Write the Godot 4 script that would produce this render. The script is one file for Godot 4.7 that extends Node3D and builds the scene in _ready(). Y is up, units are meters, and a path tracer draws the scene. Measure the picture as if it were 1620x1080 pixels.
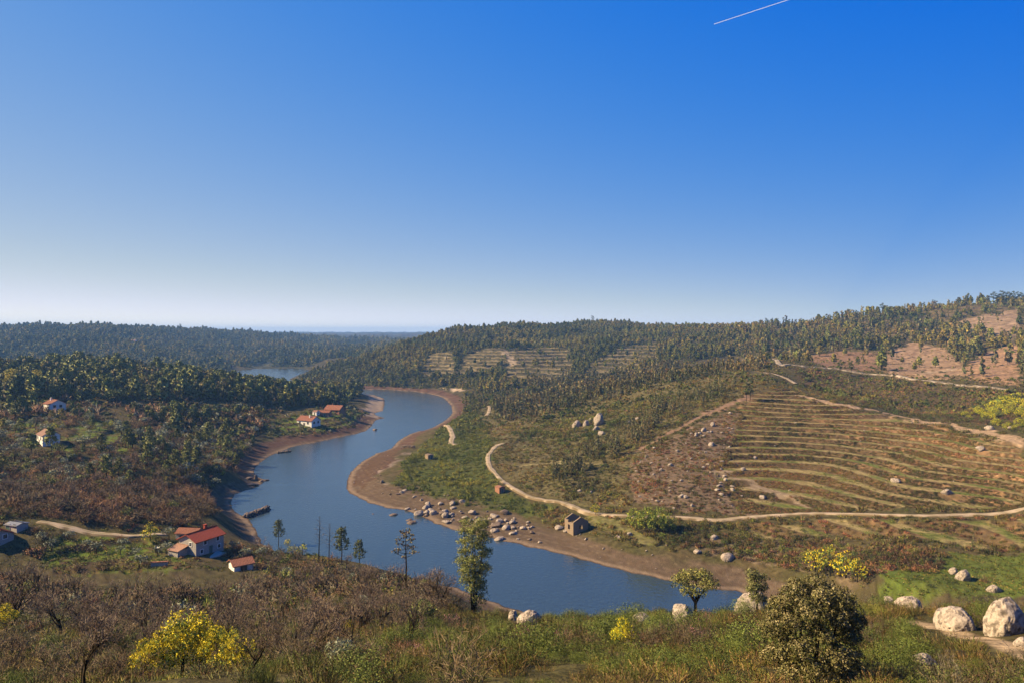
extends Node3D
# A river valley with terraced slopes, seen from a heather hillside. Metres; the river lies at y = 0.

const EYE := 70.0
var taken := {}
var CP: PackedVector3Array      # surveyed points of the land: x, height, distance north
var SHORE: PackedVector2Array   # outline of the river at water level
var weights := PackedFloat64Array()
const GR := 300
const GC := 360
const LQ0 := 1.0986
var LQS := (log(16000.0) - LQ0) / (GR - 1)
const GS0 := -0.95
const GSS := 1.9 / (GC - 1)
var GH := PackedFloat32Array()
var GD := PackedFloat32Array()
var n_far := FastNoiseLite.new()
var n_mid := FastNoiseLite.new()
var n_small := FastNoiseLite.new()
var n_tone := FastNoiseLite.new()
var n_ridge := FastNoiseLite.new()
var n_fine := FastNoiseLite.new()
var rng := RandomNumberGenerator.new()
var strips := []
var lock := Mutex.new()
var Z := {}          # named areas of land, outlines as seen on a map (x, distance north)
var box := {}
var ROADS := {}
var M := {}          # materials

func _ready():
	rng.seed = 20240117
	sky_and_camera()
	survey()
	set_noise()
	materials()
	build_land()
	build_water()
	build_roads()
	build_houses()
	build_rocks()
	build_plants()
	build_details()

# ---------------------------------------------------------------- sky, sun, camera
func sky_and_camera():
	var cam := Camera3D.new()
	cam.name = "camera"
	cam.projection = Camera3D.PROJECTION_FRUSTUM
	cam.near = 0.1
	cam.far = 40000.0
	cam.size = 0.1
	cam.frustum_offset = Vector2(0, -0.1 * 15.0 / 1080.0)
	cam.position = Vector3(0, EYE, 0)
	add_child(cam)
	var sun := DirectionalLight3D.new()
	sun.name = "sun"
	sun.light_energy = SUN_E
	sun.light_color = Color(1.0, 0.88, 0.68)
	sun.light_angular_distance = 0.5
	sun.shadow_enabled = true
	var to_sun := sun_dir()
	add_child(sun)
	sun.look_at_from_position(to_sun * 100.0, Vector3.ZERO, Vector3.UP)
	var env := Environment.new()
	env.background_mode = Environment.BG_SKY
	env.tonemap_mode = Environment.TONE_MAPPER_LINEAR
	env.tonemap_exposure = EXPOSURE
	env.sdfgi_enabled = true
	env.ssao_enabled = true
	env.ssil_enabled = true
	env.volumetric_fog_enabled = true
	env.volumetric_fog_density = 0.0
	env.fog_enabled = true
	env.fog_density = FOG_D
	env.fog_light_color = Color(0.52, 0.73, 1.0)
	var sky := Sky.new()
	var pm := PanoramaSkyMaterial.new()
	pm.panorama = ImageTexture.create_from_image(sky_image(to_sun))
	sky.sky_material = pm
	env.sky = sky
	var we := WorldEnvironment.new()
	we.name = "world_environment"
	we.environment = env
	add_child(we)

const LEAF := 1.85
const SUN_E := 1.55
const EXPOSURE := 2.8
const FOG_D := 0.00012

func sun_dir() -> Vector3:
	var az := deg_to_rad(-89.0)
	var el := deg_to_rad(34.0)
	return Vector3(sin(az) * cos(el), sin(el), -cos(az) * cos(el))

func sky_image(to_sun: Vector3) -> Image:
	# clear air: deep blue away from the sun, whiter towards it and towards the horizon
	var w := 1024
	var h := 512
	var im := Image.create(w, h, false, Image.FORMAT_RGBF)
	for j in h:
		var el := (0.5 - (j + 0.5) / h) * PI
		var e := maxf(rad_to_deg(el), 0.0)
		for i in w:
			var az := (i + 0.5) / w * TAU
			var dir := Vector3(sin(az) * cos(el), sin(el), -cos(az) * cos(el))
			var th := rad_to_deg(acos(clampf(dir.dot(to_sun), -1, 1)))
			var g := pow(clampf((109.0 - th) / 76.0, 0.0, 1.4), 1.3)
			var r := (0.43 + 0.35 * pow(g, 0.4)) * exp(-e / (6.3 + 8.7 * g)) + (0.32 + 0.50 * g) * exp(-e / 2.2)
			r += 0.5 * exp(-th / 10.0)
			r = clampf(r - 0.012, 0.004, 1.0)
			var c := Vector3(r, 0.12 + 0.45 * sqrt(r) + 0.28 * r + 0.13 * r * r, 0.72 + 0.22 * smoothstep(0.45, 0.9, r))
			c *= (1.0 - 0.22 * smoothstep(26.0, 80.0, e)) / EXPOSURE
			im.set_pixel(i, j, Color(c.x, c.y, c.z))
	return im

# ---------------------------------------------------------------- lie of the land
func feat(x: float, d: float) -> Vector2:
	return Vector2(x / (d + 20.0), log(d + 20.0))

func survey():
	data()
	for k in Z:
		var r := Rect2(Z[k][0], Vector2.ZERO)
		for p in Z[k]:
			r = r.expand(p)
		box[k] = r
	var n := CP.size()
	var m := n + 3
	var f := PackedVector2Array()
	for p in CP:
		f.append(feat(p.x, p.z))
	# thin-plate surface through the surveyed points
	var a := []
	for i in m:
		var row := PackedFloat64Array()
		row.resize(m + 1)
		if i < n:
			for j in n:
				var r2 := f[i].distance_squared_to(f[j])
				row[j] = 0.5 * r2 * log(r2) if r2 > 1e-12 else 0.0
			row[i] += 1e-3
			row[n] = 1.0
			row[n + 1] = f[i].x
			row[n + 2] = f[i].y
			row[m] = (CP[i].y - EYE) / (CP[i].z + 20.0)
		else:
			for j in n:
				row[j] = 1.0 if i == n else (f[j].x if i == n + 1 else f[j].y)
		a.append(row)
	for c in m:
		var best := c
		for r in range(c + 1, m):
			if absf(a[r][c]) > absf(a[best][c]):
				best = r
		var tmp = a[c]
		a[c] = a[best]
		a[best] = tmp
		var pr: PackedFloat64Array = a[c]
		var inv := 1.0 / pr[c]
		for r in range(c + 1, m):
			var rr: PackedFloat64Array = a[r]
			var k := rr[c] * inv
			if k != 0.0:
				for j in range(c, m + 1):
					rr[j] -= k * pr[j]
				a[r] = rr
	weights.resize(m)
	for c in range(m - 1, -1, -1):
		var s: float = a[c][m]
		for j in range(c + 1, m):
			s -= a[c][j] * weights[j]
		weights[c] = s / a[c][c]
	var out := []
	out.resize(GR)
	strips = out
	var task := WorkerThreadPool.add_group_task(grid_row, GR)
	WorkerThreadPool.wait_for_group_task_completion(task)
	for r in GR:
		GH.append_array(strips[r][0])
		GD.append_array(strips[r][1])
	strips = []

func grid_row(r: int):
	var d := exp(LQ0 + r * LQS)
	var hs := PackedFloat32Array()
	var ds := PackedFloat32Array()
	var n := CP.size()
	var f := PackedVector2Array()
	for p in CP:
		f.append(feat(p.x, p.z))
	var ns := SHORE.size()
	for c in GC:
		var x := (GS0 + c * GSS) * (d + 6.0)
		var q := feat(x, d)
		var t: float = weights[n] + weights[n + 1] * q.x + weights[n + 2] * q.y
		for i in n:
			var r2 := q.distance_squared_to(f[i])
			if r2 > 1e-12:
				t += weights[i] * 0.5 * r2 * log(r2)
		var h := t * (d + 20.0) + EYE
		var best := 1e18
		var inside := false
		for i in ns:
			var a := SHORE[i]
			var b := SHORE[(i + 1) % ns]
			var e := b - a
			var w := Vector2(x, d) - a
			var k := clampf(w.dot(e) / e.length_squared(), 0.0, 1.0)
			best = minf(best, (w - e * k).length_squared())
			if (a.y > d) != (b.y > d) and x < a.x + (d - a.y) / (b.y - a.y) * e.x:
				inside = not inside
		var sd := sqrt(best) * (-1.0 if inside else 1.0)
		if sd > 0.0:
			var bank := 0.10 * minf(sd, 30.0)
			h = bank + (maxf(h, bank) - bank) * smoothstep(2.0, 8.0 + 0.035 * d, sd)
		else:
			h = maxf(-4.0, 0.25 * sd)
		hs.append(h)
		ds.append(sd)
	lock.lock()
	strips[r] = [hs, ds]
	lock.unlock()

func set_noise():
	for s in [[n_far, 0.0042, 4, 11], [n_mid, 0.022, 3, 12], [n_small, 0.16, 3, 13], [n_tone, 0.05, 4, 14], [n_ridge, 0.0033, 4, 15], [n_fine, 0.5, 3, 16]]:
		s[0].noise_type = FastNoiseLite.TYPE_SIMPLEX_SMOOTH
		s[0].frequency = s[1]
		s[0].fractal_octaves = s[2]
		s[0].seed = s[3]
	n_ridge.fractal_type = FastNoiseLite.FRACTAL_RIDGED

func inz(zone: String, p: Vector2) -> bool:
	return box[zone].has_point(p) and Geometry2D.is_point_in_polygon(p, Z[zone])

func grid(a: PackedFloat32Array, x: float, d: float) -> float:
	var i := clampf((log(maxf(d, 3.001)) - LQ0) / LQS, 0.0, GR - 1.001)
	var j := clampf((x / (maxf(d, 3.0) + 6.0) - GS0) / GSS, 0.0, GC - 1.001)
	var i0 := int(i)
	var j0 := int(j)
	var k := i0 * GC + j0
	var fi := i - i0
	var fj := j - j0
	return lerpf(lerpf(a[k], a[k + 1], fj), lerpf(a[k + GC], a[k + GC + 1], fj), fi)

func shore_at(x: float, d: float) -> float:
	var s := grid(GD, x, d)
	return s + n_small.get_noise_2d(x * 0.7, d * 0.7) * minf(2.2, 0.5 + absf(s) * 0.2)

# height without terraces
func base_h(x: float, d: float) -> float:
	var h := grid(GH, x, d)
	var s := grid(GD, x, d)
	var k := smoothstep(1.0, 25.0 + 0.02 * d, s)
	if k > 0.0:
		h += k * (n_mid.get_noise_2d(x, d) * (1.5 if x < 40.0 or d > 420.0 else 0.32) * smoothstep(25.0, 150.0, d))
		if d > 300.0:
			h += k * n_far.get_noise_2d(x, d) * 9.0 * smoothstep(400.0, 1000.0, d)
			if d > 900.0:
				h += k * (n_ridge.get_noise_2d(x, d) - 0.4) * 13.0 * smoothstep(900.0, 1500.0, d)
	if s > -1.0:
		h += n_small.get_noise_2d(x, d) * (0.22 if s > 3.0 and d < 150.0 else 0.10)
	return h

# [share of terracing, step height, shift]
func terrace_at(x: float, d: float) -> Vector3:
	var wob := Vector2(x + n_mid.get_noise_2d(x * 2.0, d * 2.0) * 6.0, d + n_mid.get_noise_2d(d * 2.0, x * 2.0) * 6.0)
	if d > 180.0 and d < 420.0:
		if x > 40.0 and d < 270.0 and box["valley_road"].grow(6.0).has_point(Vector2(x, d)) and to_road("valley_road", Vector2(x, d)) < 4.5:
			return Vector3.ZERO
		if inz("terraces", wob):
			return Vector3(1, 1.5, 0.012 * (x - 120.0) + 0.6 * n_mid.get_noise_2d(x * 0.6, d * 0.6))
		if inz("lower_terraces", wob):
			return Vector3(0.9, 2.3, 0.05 * (x - 120.0))
	elif d > 600.0 and d < 1250.0:
		for k in ["far_terraces_a", "far_terraces_b", "far_terraces_c", "far_terraces_d"]:
			if inz(k, wob):
				return Vector3(0.85, 3.6, 0.0)
	if x < 0.0 and d > 120.0 and d < 640.0:
		for k in ["garden_terraces", "house_terraces", "point_lawns"]:
			if inz(k, wob):
				return Vector3(0.85, 2.0, 0.0)
	return Vector3.ZERO

func terrace_phase(h: float, t: Vector3) -> float:
	var q := (h + t.z) / t.y
	return q - floorf(q)

func gh(x: float, d: float) -> float:
	var h := base_h(x, d)
	var t := terrace_at(x, d)
	if t.x > 0.0:
		var q := (h + t.z) / t.y
		var k := floorf(q)
		var f := q - k
		h = lerpf(h, (k + 0.12 * f + 0.88 * smoothstep(0.56, 0.90, f)) * t.y - t.z, t.x)
	return h

func on_ground(x: float, d: float, lift := 0.0) -> Vector3:
	return Vector3(x, gh(x, d) + lift, -d)

# does the hillside hide a point of this height from the viewpoint?
func hidden_by_land(x: float, y: float, d: float) -> bool:
	var n := 48
	for i in range(1, n):
		var dd := 4.0 * pow(d / 4.0, float(i) / n)
		if dd > d - 2.0 - 0.01 * d:
			break
		var t := dd / d
		if grid(GH, x * t, dd) > EYE + (y - EYE) * t:
			return true
	return false

func in_view(x: float, y: float, d: float, m := 0.0) -> bool:
	return d > 2.0 and absf(x) < (0.75 + m) * d and y - EYE > -(0.516 + m) * d

func to_road(k: String, p: Vector2) -> float:
	var r: PackedVector2Array = ROADS[k]
	var best := 1e9
	for i in r.size() - 1:
		best = minf(best, p.distance_squared_to(Geometry2D.get_closest_point_to_segment(p, r[i], r[i + 1])))
	return sqrt(best)

# ---------------------------------------------------------------- naming
func numbered(called: String) -> String:
	var n: int = taken.get(called, -1) + 1
	taken[called] = n
	return called if n == 0 else "%s_%03d" % [called, n]

func tag(o: Node3D, label: String, category: String, group := "", kind := ""):
	o.set_meta("label", label)
	o.set_meta("category", category)
	if group:
		o.set_meta("group", group)
	if kind:
		o.set_meta("kind", kind)

func thing(called: String, at: Vector3, turn: float, label: String, category: String, group := "") -> Node3D:
	var o := Node3D.new()
	o.name = numbered(called)
	o.position = at
	o.rotation.y = turn
	add_child(o)
	tag(o, label, category, group)
	return o

func part(called: String, mesh: Mesh, mat: Material, parent: Node, at := Vector3.ZERO) -> MeshInstance3D:
	var o := MeshInstance3D.new()
	o.name = called
	o.mesh = mesh
	if mat:
		o.material_override = mat
	o.position = at
	parent.add_child(o, true)
	return o

func structure(called: String, mesh: Mesh, mat: Material, label: String, category: String) -> MeshInstance3D:
	var o := MeshInstance3D.new()
	o.name = numbered(called)
	o.mesh = mesh
	o.material_override = mat
	add_child(o)
	tag(o, label, category, "", "structure")
	return o

# ---------------------------------------------------------------- mesh writing
class Shape:
	var v := PackedVector3Array()
	var n := PackedVector3Array()
	var c := PackedColorArray()
	func tri(a: Vector3, b: Vector3, d: Vector3, na: Vector3, nb: Vector3, nd: Vector3, col: Color):
		v.append(a); v.append(b); v.append(d)
		n.append(na); n.append(nb); n.append(nd)
		c.append(col); c.append(col); c.append(col)
	func flat(a: Vector3, b: Vector3, d: Vector3, col := Color.WHITE):
		var m := (d - a).cross(b - a).normalized()
		tri(a, b, d, m, m, m, col)
	func quad(a: Vector3, b: Vector3, d: Vector3, e: Vector3, col := Color.WHITE):
		flat(a, b, d, col)
		flat(a, d, e, col)
	# corners given clockwise as seen from outside
	func box(lo: Vector3, hi: Vector3, col := Color.WHITE):
		var p := [Vector3(lo.x, lo.y, lo.z), Vector3(hi.x, lo.y, lo.z), Vector3(hi.x, hi.y, lo.z), Vector3(lo.x, hi.y, lo.z), Vector3(lo.x, lo.y, hi.z), Vector3(hi.x, lo.y, hi.z), Vector3(hi.x, hi.y, hi.z), Vector3(lo.x, hi.y, hi.z)]
		for f in [[4, 7, 6, 5], [1, 2, 3, 0], [0, 3, 7, 4], [5, 6, 2, 1], [7, 3, 2, 6], [0, 4, 5, 1]]:
			quad(p[f[0]], p[f[1]], p[f[2]], p[f[3]], col)
	# a leaf or clump of leaves: a small bent lozenge lit as part of the crown's surface
	func leaf(p: Vector3, nrm: Vector3, along: Vector3, l: float, w: float, col: Color):
		var s := nrm.cross(along)
		if s.length_squared() < 1e-6:
			s = Vector3.RIGHT
		s = s.normalized() * w
		var a := along.normalized() * l
		tri(p - a, p + s, p + a, nrm, nrm, nrm, col)
		tri(p - a, p + a, p - s, nrm, nrm, nrm, col)
	func sliver(p: Vector3, q: Vector3, w: float, side: Vector3, nrm: Vector3, col: Color):
		if (q - p).cross(side).dot(nrm) < 0.0:
			side = -side
		tri(p - side * w, p + side * w, q, nrm, nrm, nrm, col)
	func tube(pts: Array, radii: Array, sides: int, col := Color.WHITE):
		for i in pts.size() - 1:
			var ax: Vector3 = (pts[i + 1] - pts[i]).normalized()
			var u := ax.cross(Vector3(0.31, 0.17, 0.93)).normalized()
			var w := ax.cross(u)
			for k in sides:
				var t0 := TAU * k / sides
				var t1 := TAU * (k + 1) / sides
				var d0 := u * cos(t0) + w * sin(t0)
				var d1 := u * cos(t1) + w * sin(t1)
				var a: Vector3 = pts[i] + d0 * radii[i]
				var b: Vector3 = pts[i] + d1 * radii[i]
				var e: Vector3 = pts[i + 1] + d1 * radii[i + 1]
				var f: Vector3 = pts[i + 1] + d0 * radii[i + 1]
				tri(a, b, e, d0, d1, d1, col)
				if radii[i + 1] > 0.001:
					tri(a, e, f, d0, d1, d0, col)
	func into(m: ArrayMesh, mat: Material):
		if v.is_empty():
			return
		var arr := []
		arr.resize(Mesh.ARRAY_MAX)
		arr[Mesh.ARRAY_VERTEX] = v
		arr[Mesh.ARRAY_NORMAL] = n
		arr[Mesh.ARRAY_COLOR] = c
		m.add_surface_from_arrays(Mesh.PRIMITIVE_TRIANGLES, arr)
		m.surface_set_material(m.get_surface_count() - 1, mat)
	func mesh(mat: Material = null) -> ArrayMesh:
		var m := ArrayMesh.new()
		into(m, mat)
		return m

func rnd(a: float, b: float) -> float:
	return rng.randf_range(a, b)

func rdir() -> Vector3:
	var y := rnd(-1, 1)
	var t := rnd(0, TAU)
	var r := sqrt(1 - y * y)
	return Vector3(r * cos(t), y, r * sin(t))

# ---------------------------------------------------------------- materials
func noise_tex(size: int, freq: float, lo: float, hi: float, seed_: int, normal := false, strength := 4.0) -> NoiseTexture2D:
	var t := NoiseTexture2D.new()
	var f := FastNoiseLite.new()
	f.noise_type = FastNoiseLite.TYPE_SIMPLEX_SMOOTH
	f.frequency = freq
	f.fractal_octaves = 5
	f.fractal_gain = 0.6
	f.seed = seed_
	t.noise = f
	t.width = size
	t.height = size
	t.seamless = true
	if normal:
		t.as_normal_map = true
		t.bump_strength = strength
	else:
		var g := Gradient.new()
		g.set_color(0, Color(lo, lo, lo))
		g.set_color(1, Color(hi, hi, hi))
		t.color_ramp = g
	return t

func mat(color: Color, rough := 0.9, tex: Texture2D = null, scale := 1.0, bump: Texture2D = null, depth := 3.0) -> StandardMaterial3D:
	var m := StandardMaterial3D.new()
	m.albedo_color = color.linear_to_srgb()
	m.roughness = rough
	m.metallic_specular = 0.3
	if tex or bump:
		m.uv1_triplanar = true
		m.uv1_world_triplanar = true
		m.uv1_scale = Vector3.ONE * scale
	if tex:
		m.albedo_texture = tex
	if bump:
		m.heightmap_enabled = true
		m.heightmap_texture = bump
		m.heightmap_scale = depth
	return m

func leafy(gain := LEAF, through := 0.28) -> StandardMaterial3D:
	var m := StandardMaterial3D.new()
	m.vertex_color_use_as_albedo = true
	m.albedo_color = Color(gain, gain, gain).linear_to_srgb()
	m.roughness = 0.65
	m.metallic_specular = 0.25
	m.backlight_enabled = through > 0.0
	m.backlight = Color(through, through, through)
	return m

func materials():
	var grain := noise_tex(1024, 0.02, 0.62, 1.0, 3)
	var grain2 := noise_tex(512, 0.012, 0.7, 1.0, 5)
	M.grain = grain
	M.lumps = noise_tex(512, 0.03, 0.0, 1.0, 9)
	var g := StandardMaterial3D.new()
	g.vertex_color_use_as_albedo = true
	g.albedo_color = Color(1.03, 1.03, 1.03)
	g.albedo_texture = grain
	g.uv1_triplanar = true
	g.uv1_world_triplanar = true
	g.uv1_scale = Vector3.ONE * 0.11
	g.roughness = 0.95
	g.metallic_specular = 0.15
	g.heightmap_enabled = true
	g.heightmap_texture = grain
	g.heightmap_scale = 30.0
	M.ground = g
	M.bark = mat(Color(0.07, 0.055, 0.042), 0.95)
	M.pale_bark = mat(Color(0.16, 0.13, 0.105), 0.95)
	M.road = mat(Color(1, 1, 1), 0.95, grain, 0.22)
	M.road.vertex_color_use_as_albedo = true
	M.asphalt = mat(Color(0.8, 0.85, 0.95), 0.85, grain2, 0.2)
	M.asphalt.vertex_color_use_as_albedo = true
	var lichen := noise_tex(512, 0.014, 0.0, 1.0, 21)
	var ramp := Gradient.new()
	ramp.offsets = PackedFloat32Array([0.0, 0.36, 0.46, 0.62, 1.0])
	ramp.colors = PackedColorArray([Color(0.34, 0.33, 0.32), Color(0.52, 0.495, 0.47), Color(0.78, 0.745, 0.71), Color(0.86, 0.83, 0.79), Color(0.52, 0.50, 0.485)])
	lichen.color_ramp = ramp
	M.rock = mat(Color(0.50, 0.465, 0.435), 0.92, lichen, 0.25, M.lumps, 5.0)
	M.wet_rock = mat(Color(0.24, 0.18, 0.145), 0.8, noise_tex(512, 0.012, 0.45, 1.0, 22), 0.3, M.lumps, 12.0)
	M.white_wall = mat(Color(0.74, 0.73, 0.70), 0.9, noise_tex(256, 0.01, 0.80, 1.0, 31), 0.3)
	M.stone_wall = mat(Color(0.88, 0.82, 0.75), 0.95, noise_tex(512, 0.03, 0.25, 1.0, 32), 0.45, M.lumps, 6.0)
	M.ruin_wall = mat(Color(0.42, 0.32, 0.23), 0.95, noise_tex(512, 0.03, 0.4, 1.0, 36), 0.4, M.lumps, 8.0)
	M.red_tile = mat(Color(0.34, 0.072, 0.043), 0.85, noise_tex(256, 0.02, 0.7, 1.0, 33), 0.4)
	M.orange_tile = mat(Color(0.36, 0.15, 0.09), 0.85, noise_tex(256, 0.02, 0.55, 1.0, 34), 0.4)
	M.pale_tile = mat(Color(0.36, 0.21, 0.15), 0.85, noise_tex(256, 0.02, 0.65, 1.0, 35), 0.4)
	M.glass = mat(Color(0.03, 0.035, 0.04), 0.15)
	M.dark_wood = mat(Color(0.06, 0.045, 0.035), 0.8)
	M.green_paint = mat(Color(0.05, 0.10, 0.09), 0.6)
	M.concrete = mat(Color(0.50, 0.47, 0.42), 0.9, grain2, 0.5)
	M.ochre_wall = mat(Color(0.34, 0.17, 0.11), 0.9, grain2, 0.5)
	M.grey_sheet = mat(Color(0.33, 0.35, 0.37), 0.6, grain2, 0.5)
	M.white_paint = mat(Color(0.8, 0.79, 0.77), 0.7)

# ---------------------------------------------------------------- ground
var row_d := PackedFloat64Array()
const COLS := 620

func build_land():
	var d := -14.0
	while d < 9500.0:
		row_d.append(d)
		if d < 170.0:
			d += maxf(0.10, d * 0.0125) if d > 3.0 else 0.8
		elif d < 420.0:
			d += 0.85
		elif d < 700.0:
			d *= 1.0055
		elif d < 1120.0:
			d += 3.6
		elif d < 2700.0:
			d *= 1.012
		else:
			d *= 1.04
	var n := row_d.size()
	strips = []
	strips.resize(n)
	var task := WorkerThreadPool.add_group_task(land_row, n)
	WorkerThreadPool.wait_for_group_task_completion(task)
	var v := PackedVector3Array()
	var c := PackedColorArray()
	for r in n:
		v.append_array(strips[r][0])
		c.append_array(strips[r][1])
	strips = []
	var nn := PackedVector3Array()
	nn.resize(v.size())
	var idx := PackedInt32Array()
	idx.resize((n - 1) * (COLS - 1) * 6)
	var at := 0
	for r in n - 1:
		for k in COLS - 1:
			var a := r * COLS + k
			idx[at] = a
			idx[at + 1] = a + COLS
			idx[at + 2] = a + 1
			idx[at + 3] = a + 1
			idx[at + 4] = a + COLS
			idx[at + 5] = a + COLS + 1
			at += 6
	for r in n:
		var up := mini(r + 1, n - 1)
		var dn := maxi(r - 1, 0)
		for k in COLS:
			var e := v[r * COLS + mini(k + 1, COLS - 1)] - v[r * COLS + maxi(k - 1, 0)]
			var f := v[up * COLS + k] - v[dn * COLS + k]
			nn[r * COLS + k] = e.cross(f).normalized()
	var arr := []
	arr.resize(Mesh.ARRAY_MAX)
	arr[Mesh.ARRAY_VERTEX] = v
	arr[Mesh.ARRAY_NORMAL] = nn
	arr[Mesh.ARRAY_COLOR] = c
	arr[Mesh.ARRAY_INDEX] = idx
	var m := ArrayMesh.new()
	m.add_surface_from_arrays(Mesh.PRIMITIVE_TRIANGLES, arr)
	structure("terrain", m, M.ground, "earth of the whole valley, terraced slopes, muddy banks and hills", "terrain")

func land_row(r: int):
	var d := row_d[r]
	var vs := PackedVector3Array()
	var cs := PackedColorArray()
	for k in COLS:
		var x := (-0.93 + 1.86 * k / (COLS - 1)) * (d + 30.0)
		var h := gh(x, d)
		vs.append(Vector3(x, h, -d))
		cs.append(ground_color(x, d, h))
	lock.lock()
	strips[r] = [vs, cs]
	lock.unlock()

func ground_color(x: float, d: float, h: float) -> Color:
	var p := Vector2(x, d)
	var t := n_tone.get_noise_2d(x, d) * 0.5 + 0.5
	var t2 := n_small.get_noise_2d(x * 1.7, d * 1.7) * 0.5 + 0.5
	var wob := p + Vector2(n_mid.get_noise_2d(x * 3.0, d * 3.0), n_mid.get_noise_2d(d * 3.0, x * 3.0)) * minf(6.0, d * 0.02)
	var c: Color
	if d > 700.0:
		c = Color(0.045, 0.045, 0.022).lerp(Color(0.085, 0.068, 0.038), t)
	elif d < 175.0:
		c = Color(0.060, 0.062, 0.022).lerp(Color(0.10, 0.075, 0.045), t)
	else:
		c = Color(0.065, 0.068, 0.024).lerp(Color(0.115, 0.085, 0.045), t)
	for g in GROUND:
		if inz(g[0], wob):
			c = g[1].lerp(g[2], clampf((t * 0.7 + t2 * 0.3) * 1.6 - 0.3, 0.0, 1.0))
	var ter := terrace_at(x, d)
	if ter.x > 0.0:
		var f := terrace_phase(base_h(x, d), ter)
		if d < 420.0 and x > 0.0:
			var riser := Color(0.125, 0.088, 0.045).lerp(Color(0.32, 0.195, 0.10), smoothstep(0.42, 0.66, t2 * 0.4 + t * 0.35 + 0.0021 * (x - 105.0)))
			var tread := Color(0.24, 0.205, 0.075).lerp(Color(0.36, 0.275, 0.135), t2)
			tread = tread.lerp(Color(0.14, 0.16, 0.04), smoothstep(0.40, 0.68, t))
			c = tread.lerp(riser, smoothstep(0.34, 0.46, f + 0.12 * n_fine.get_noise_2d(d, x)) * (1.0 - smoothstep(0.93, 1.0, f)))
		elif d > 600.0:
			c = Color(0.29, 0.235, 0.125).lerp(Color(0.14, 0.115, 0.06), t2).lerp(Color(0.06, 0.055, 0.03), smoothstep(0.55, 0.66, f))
		else:
			c = Color(0.115, 0.165, 0.026).lerp(Color(0.07, 0.05, 0.03), smoothstep(0.60, 0.72, f))
			c = c.lerp(Color(0.11, 0.085, 0.04), smoothstep(0.45, 0.62, t2 * 0.5 + t * 0.5))
	for g in TRACKS:
		if box[g[0]].grow(8.0).has_point(p):
			var q := to_road(g[0], wob)
			c = c.lerp(g[2].lerp(g[3], t2), 1.0 - smoothstep(g[1] * 0.4, g[1] * 0.75, q))
	# the drained margin of the reservoir
	var s := shore_at(x, d)
	if d > 120.0 and d < 960.0 and h < 8.0:
		var top := (2.4 + 0.9 * smoothstep(30.0, 70.0, x) * (1.0 - smoothstep(205.0, 222.0, d)) if d < 262.0 else 3.1) + 0.9 * n_mid.get_noise_2d(x * 1.5, d * 1.5)
		var k := 1.0 - smoothstep(top - 0.4, top + 0.5, h)
		if k > 0.0:
			var mud := Color(0.098, 0.068, 0.044).lerp(Color(0.150, 0.112, 0.078), t2)
			mud = mud.lerp(Color(0.085, 0.072, 0.036), smoothstep(0.55, 0.75, t) * smoothstep(0.8, 2.2, h) * 0.8)
			if x < 0.02 * d and d > 320.0:
				mud = mud.lerp(Color(0.095, 0.050, 0.036), 0.75 * smoothstep(0.2, 1.0, h))
			if inz("sandbar", p):
				mud = Color(0.36, 0.285, 0.215).lerp(Color(0.30, 0.235, 0.18), t2)
			if inz("pale_bank", wob):
				mud = Color(0.33, 0.26, 0.21).lerp(Color(0.25, 0.19, 0.165), t)
			if inz("brown_bank", wob):
				mud = Color(0.085, 0.052, 0.033).lerp(Color(0.12, 0.078, 0.05), t2)
			# tide lines and the wet edge
			var line := absf(fposmod(h * 2.3 + t * 0.5, 1.0) - 0.5) * 2.0
			mud = mud.lerp(Color(0.21, 0.16, 0.11), 0.5 * smoothstep(0.8, 1.0, line))
			mud = mud.lerp(Color(0.27, 0.20, 0.14), 0.8 * (1.0 - smoothstep(0.15, 0.45, h)))
			mud = mud.lerp(Color(0.07, 0.045, 0.03), 1.0 - smoothstep(0.02, 0.12, h))
			c = c.lerp(mud, k)
	# mottling of the soil and its thin cover
	var mo := n_fine.get_noise_2d(x, d) if d < 700.0 else n_small.get_noise_2d(x * 0.6, d * 0.6)
	c *= 1.0 + (0.75 if h > 2.5 or d > 700.0 else 0.3) * mo
	c.a = 1.0
	return c

func build_water():
	var m := StandardMaterial3D.new()
	m.albedo_color = Color(0.026, 0.042, 0.054).linear_to_srgb()
	m.roughness = 0.22
	m.roughness_texture = noise_tex(512, 0.006, 0.12, 0.6, 78)
	m.metallic_specular = 0.5
	m.uv1_triplanar = true
	m.uv1_world_triplanar = true
	m.uv1_scale = Vector3.ONE * 0.011
	m.normal_enabled = true
	m.normal_scale = 0.2
	m.normal_texture = noise_tex(1024, 0.045, 0, 1, 77, true, 5.0)
	var lo := Vector2(1e9, 1e9)
	var hi := -lo
	for p in SHORE:
		lo = lo.min(p)
		hi = hi.max(p)
	var s := Shape.new()
	var nx := 24
	var nz := 48
	for i in nx:
		for j in nz:
			var x0 := lerpf(lo.x - 20, hi.x + 20, float(i) / nx)
			var x1 := lerpf(lo.x - 20, hi.x + 20, (i + 1.0) / nx)
			var z0 := -lerpf(lo.y - 20, hi.y + 20, float(j) / nz)
			var z1 := -lerpf(lo.y - 20, hi.y + 20, (j + 1.0) / nz)
			s.quad(Vector3(x0, 0, z0), Vector3(x0, 0, z1), Vector3(x1, 0, z1), Vector3(x1, 0, z0))
	structure("river", s.mesh(), m, "calm blue river winding between muddy banks to a far lake", "river")

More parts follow.
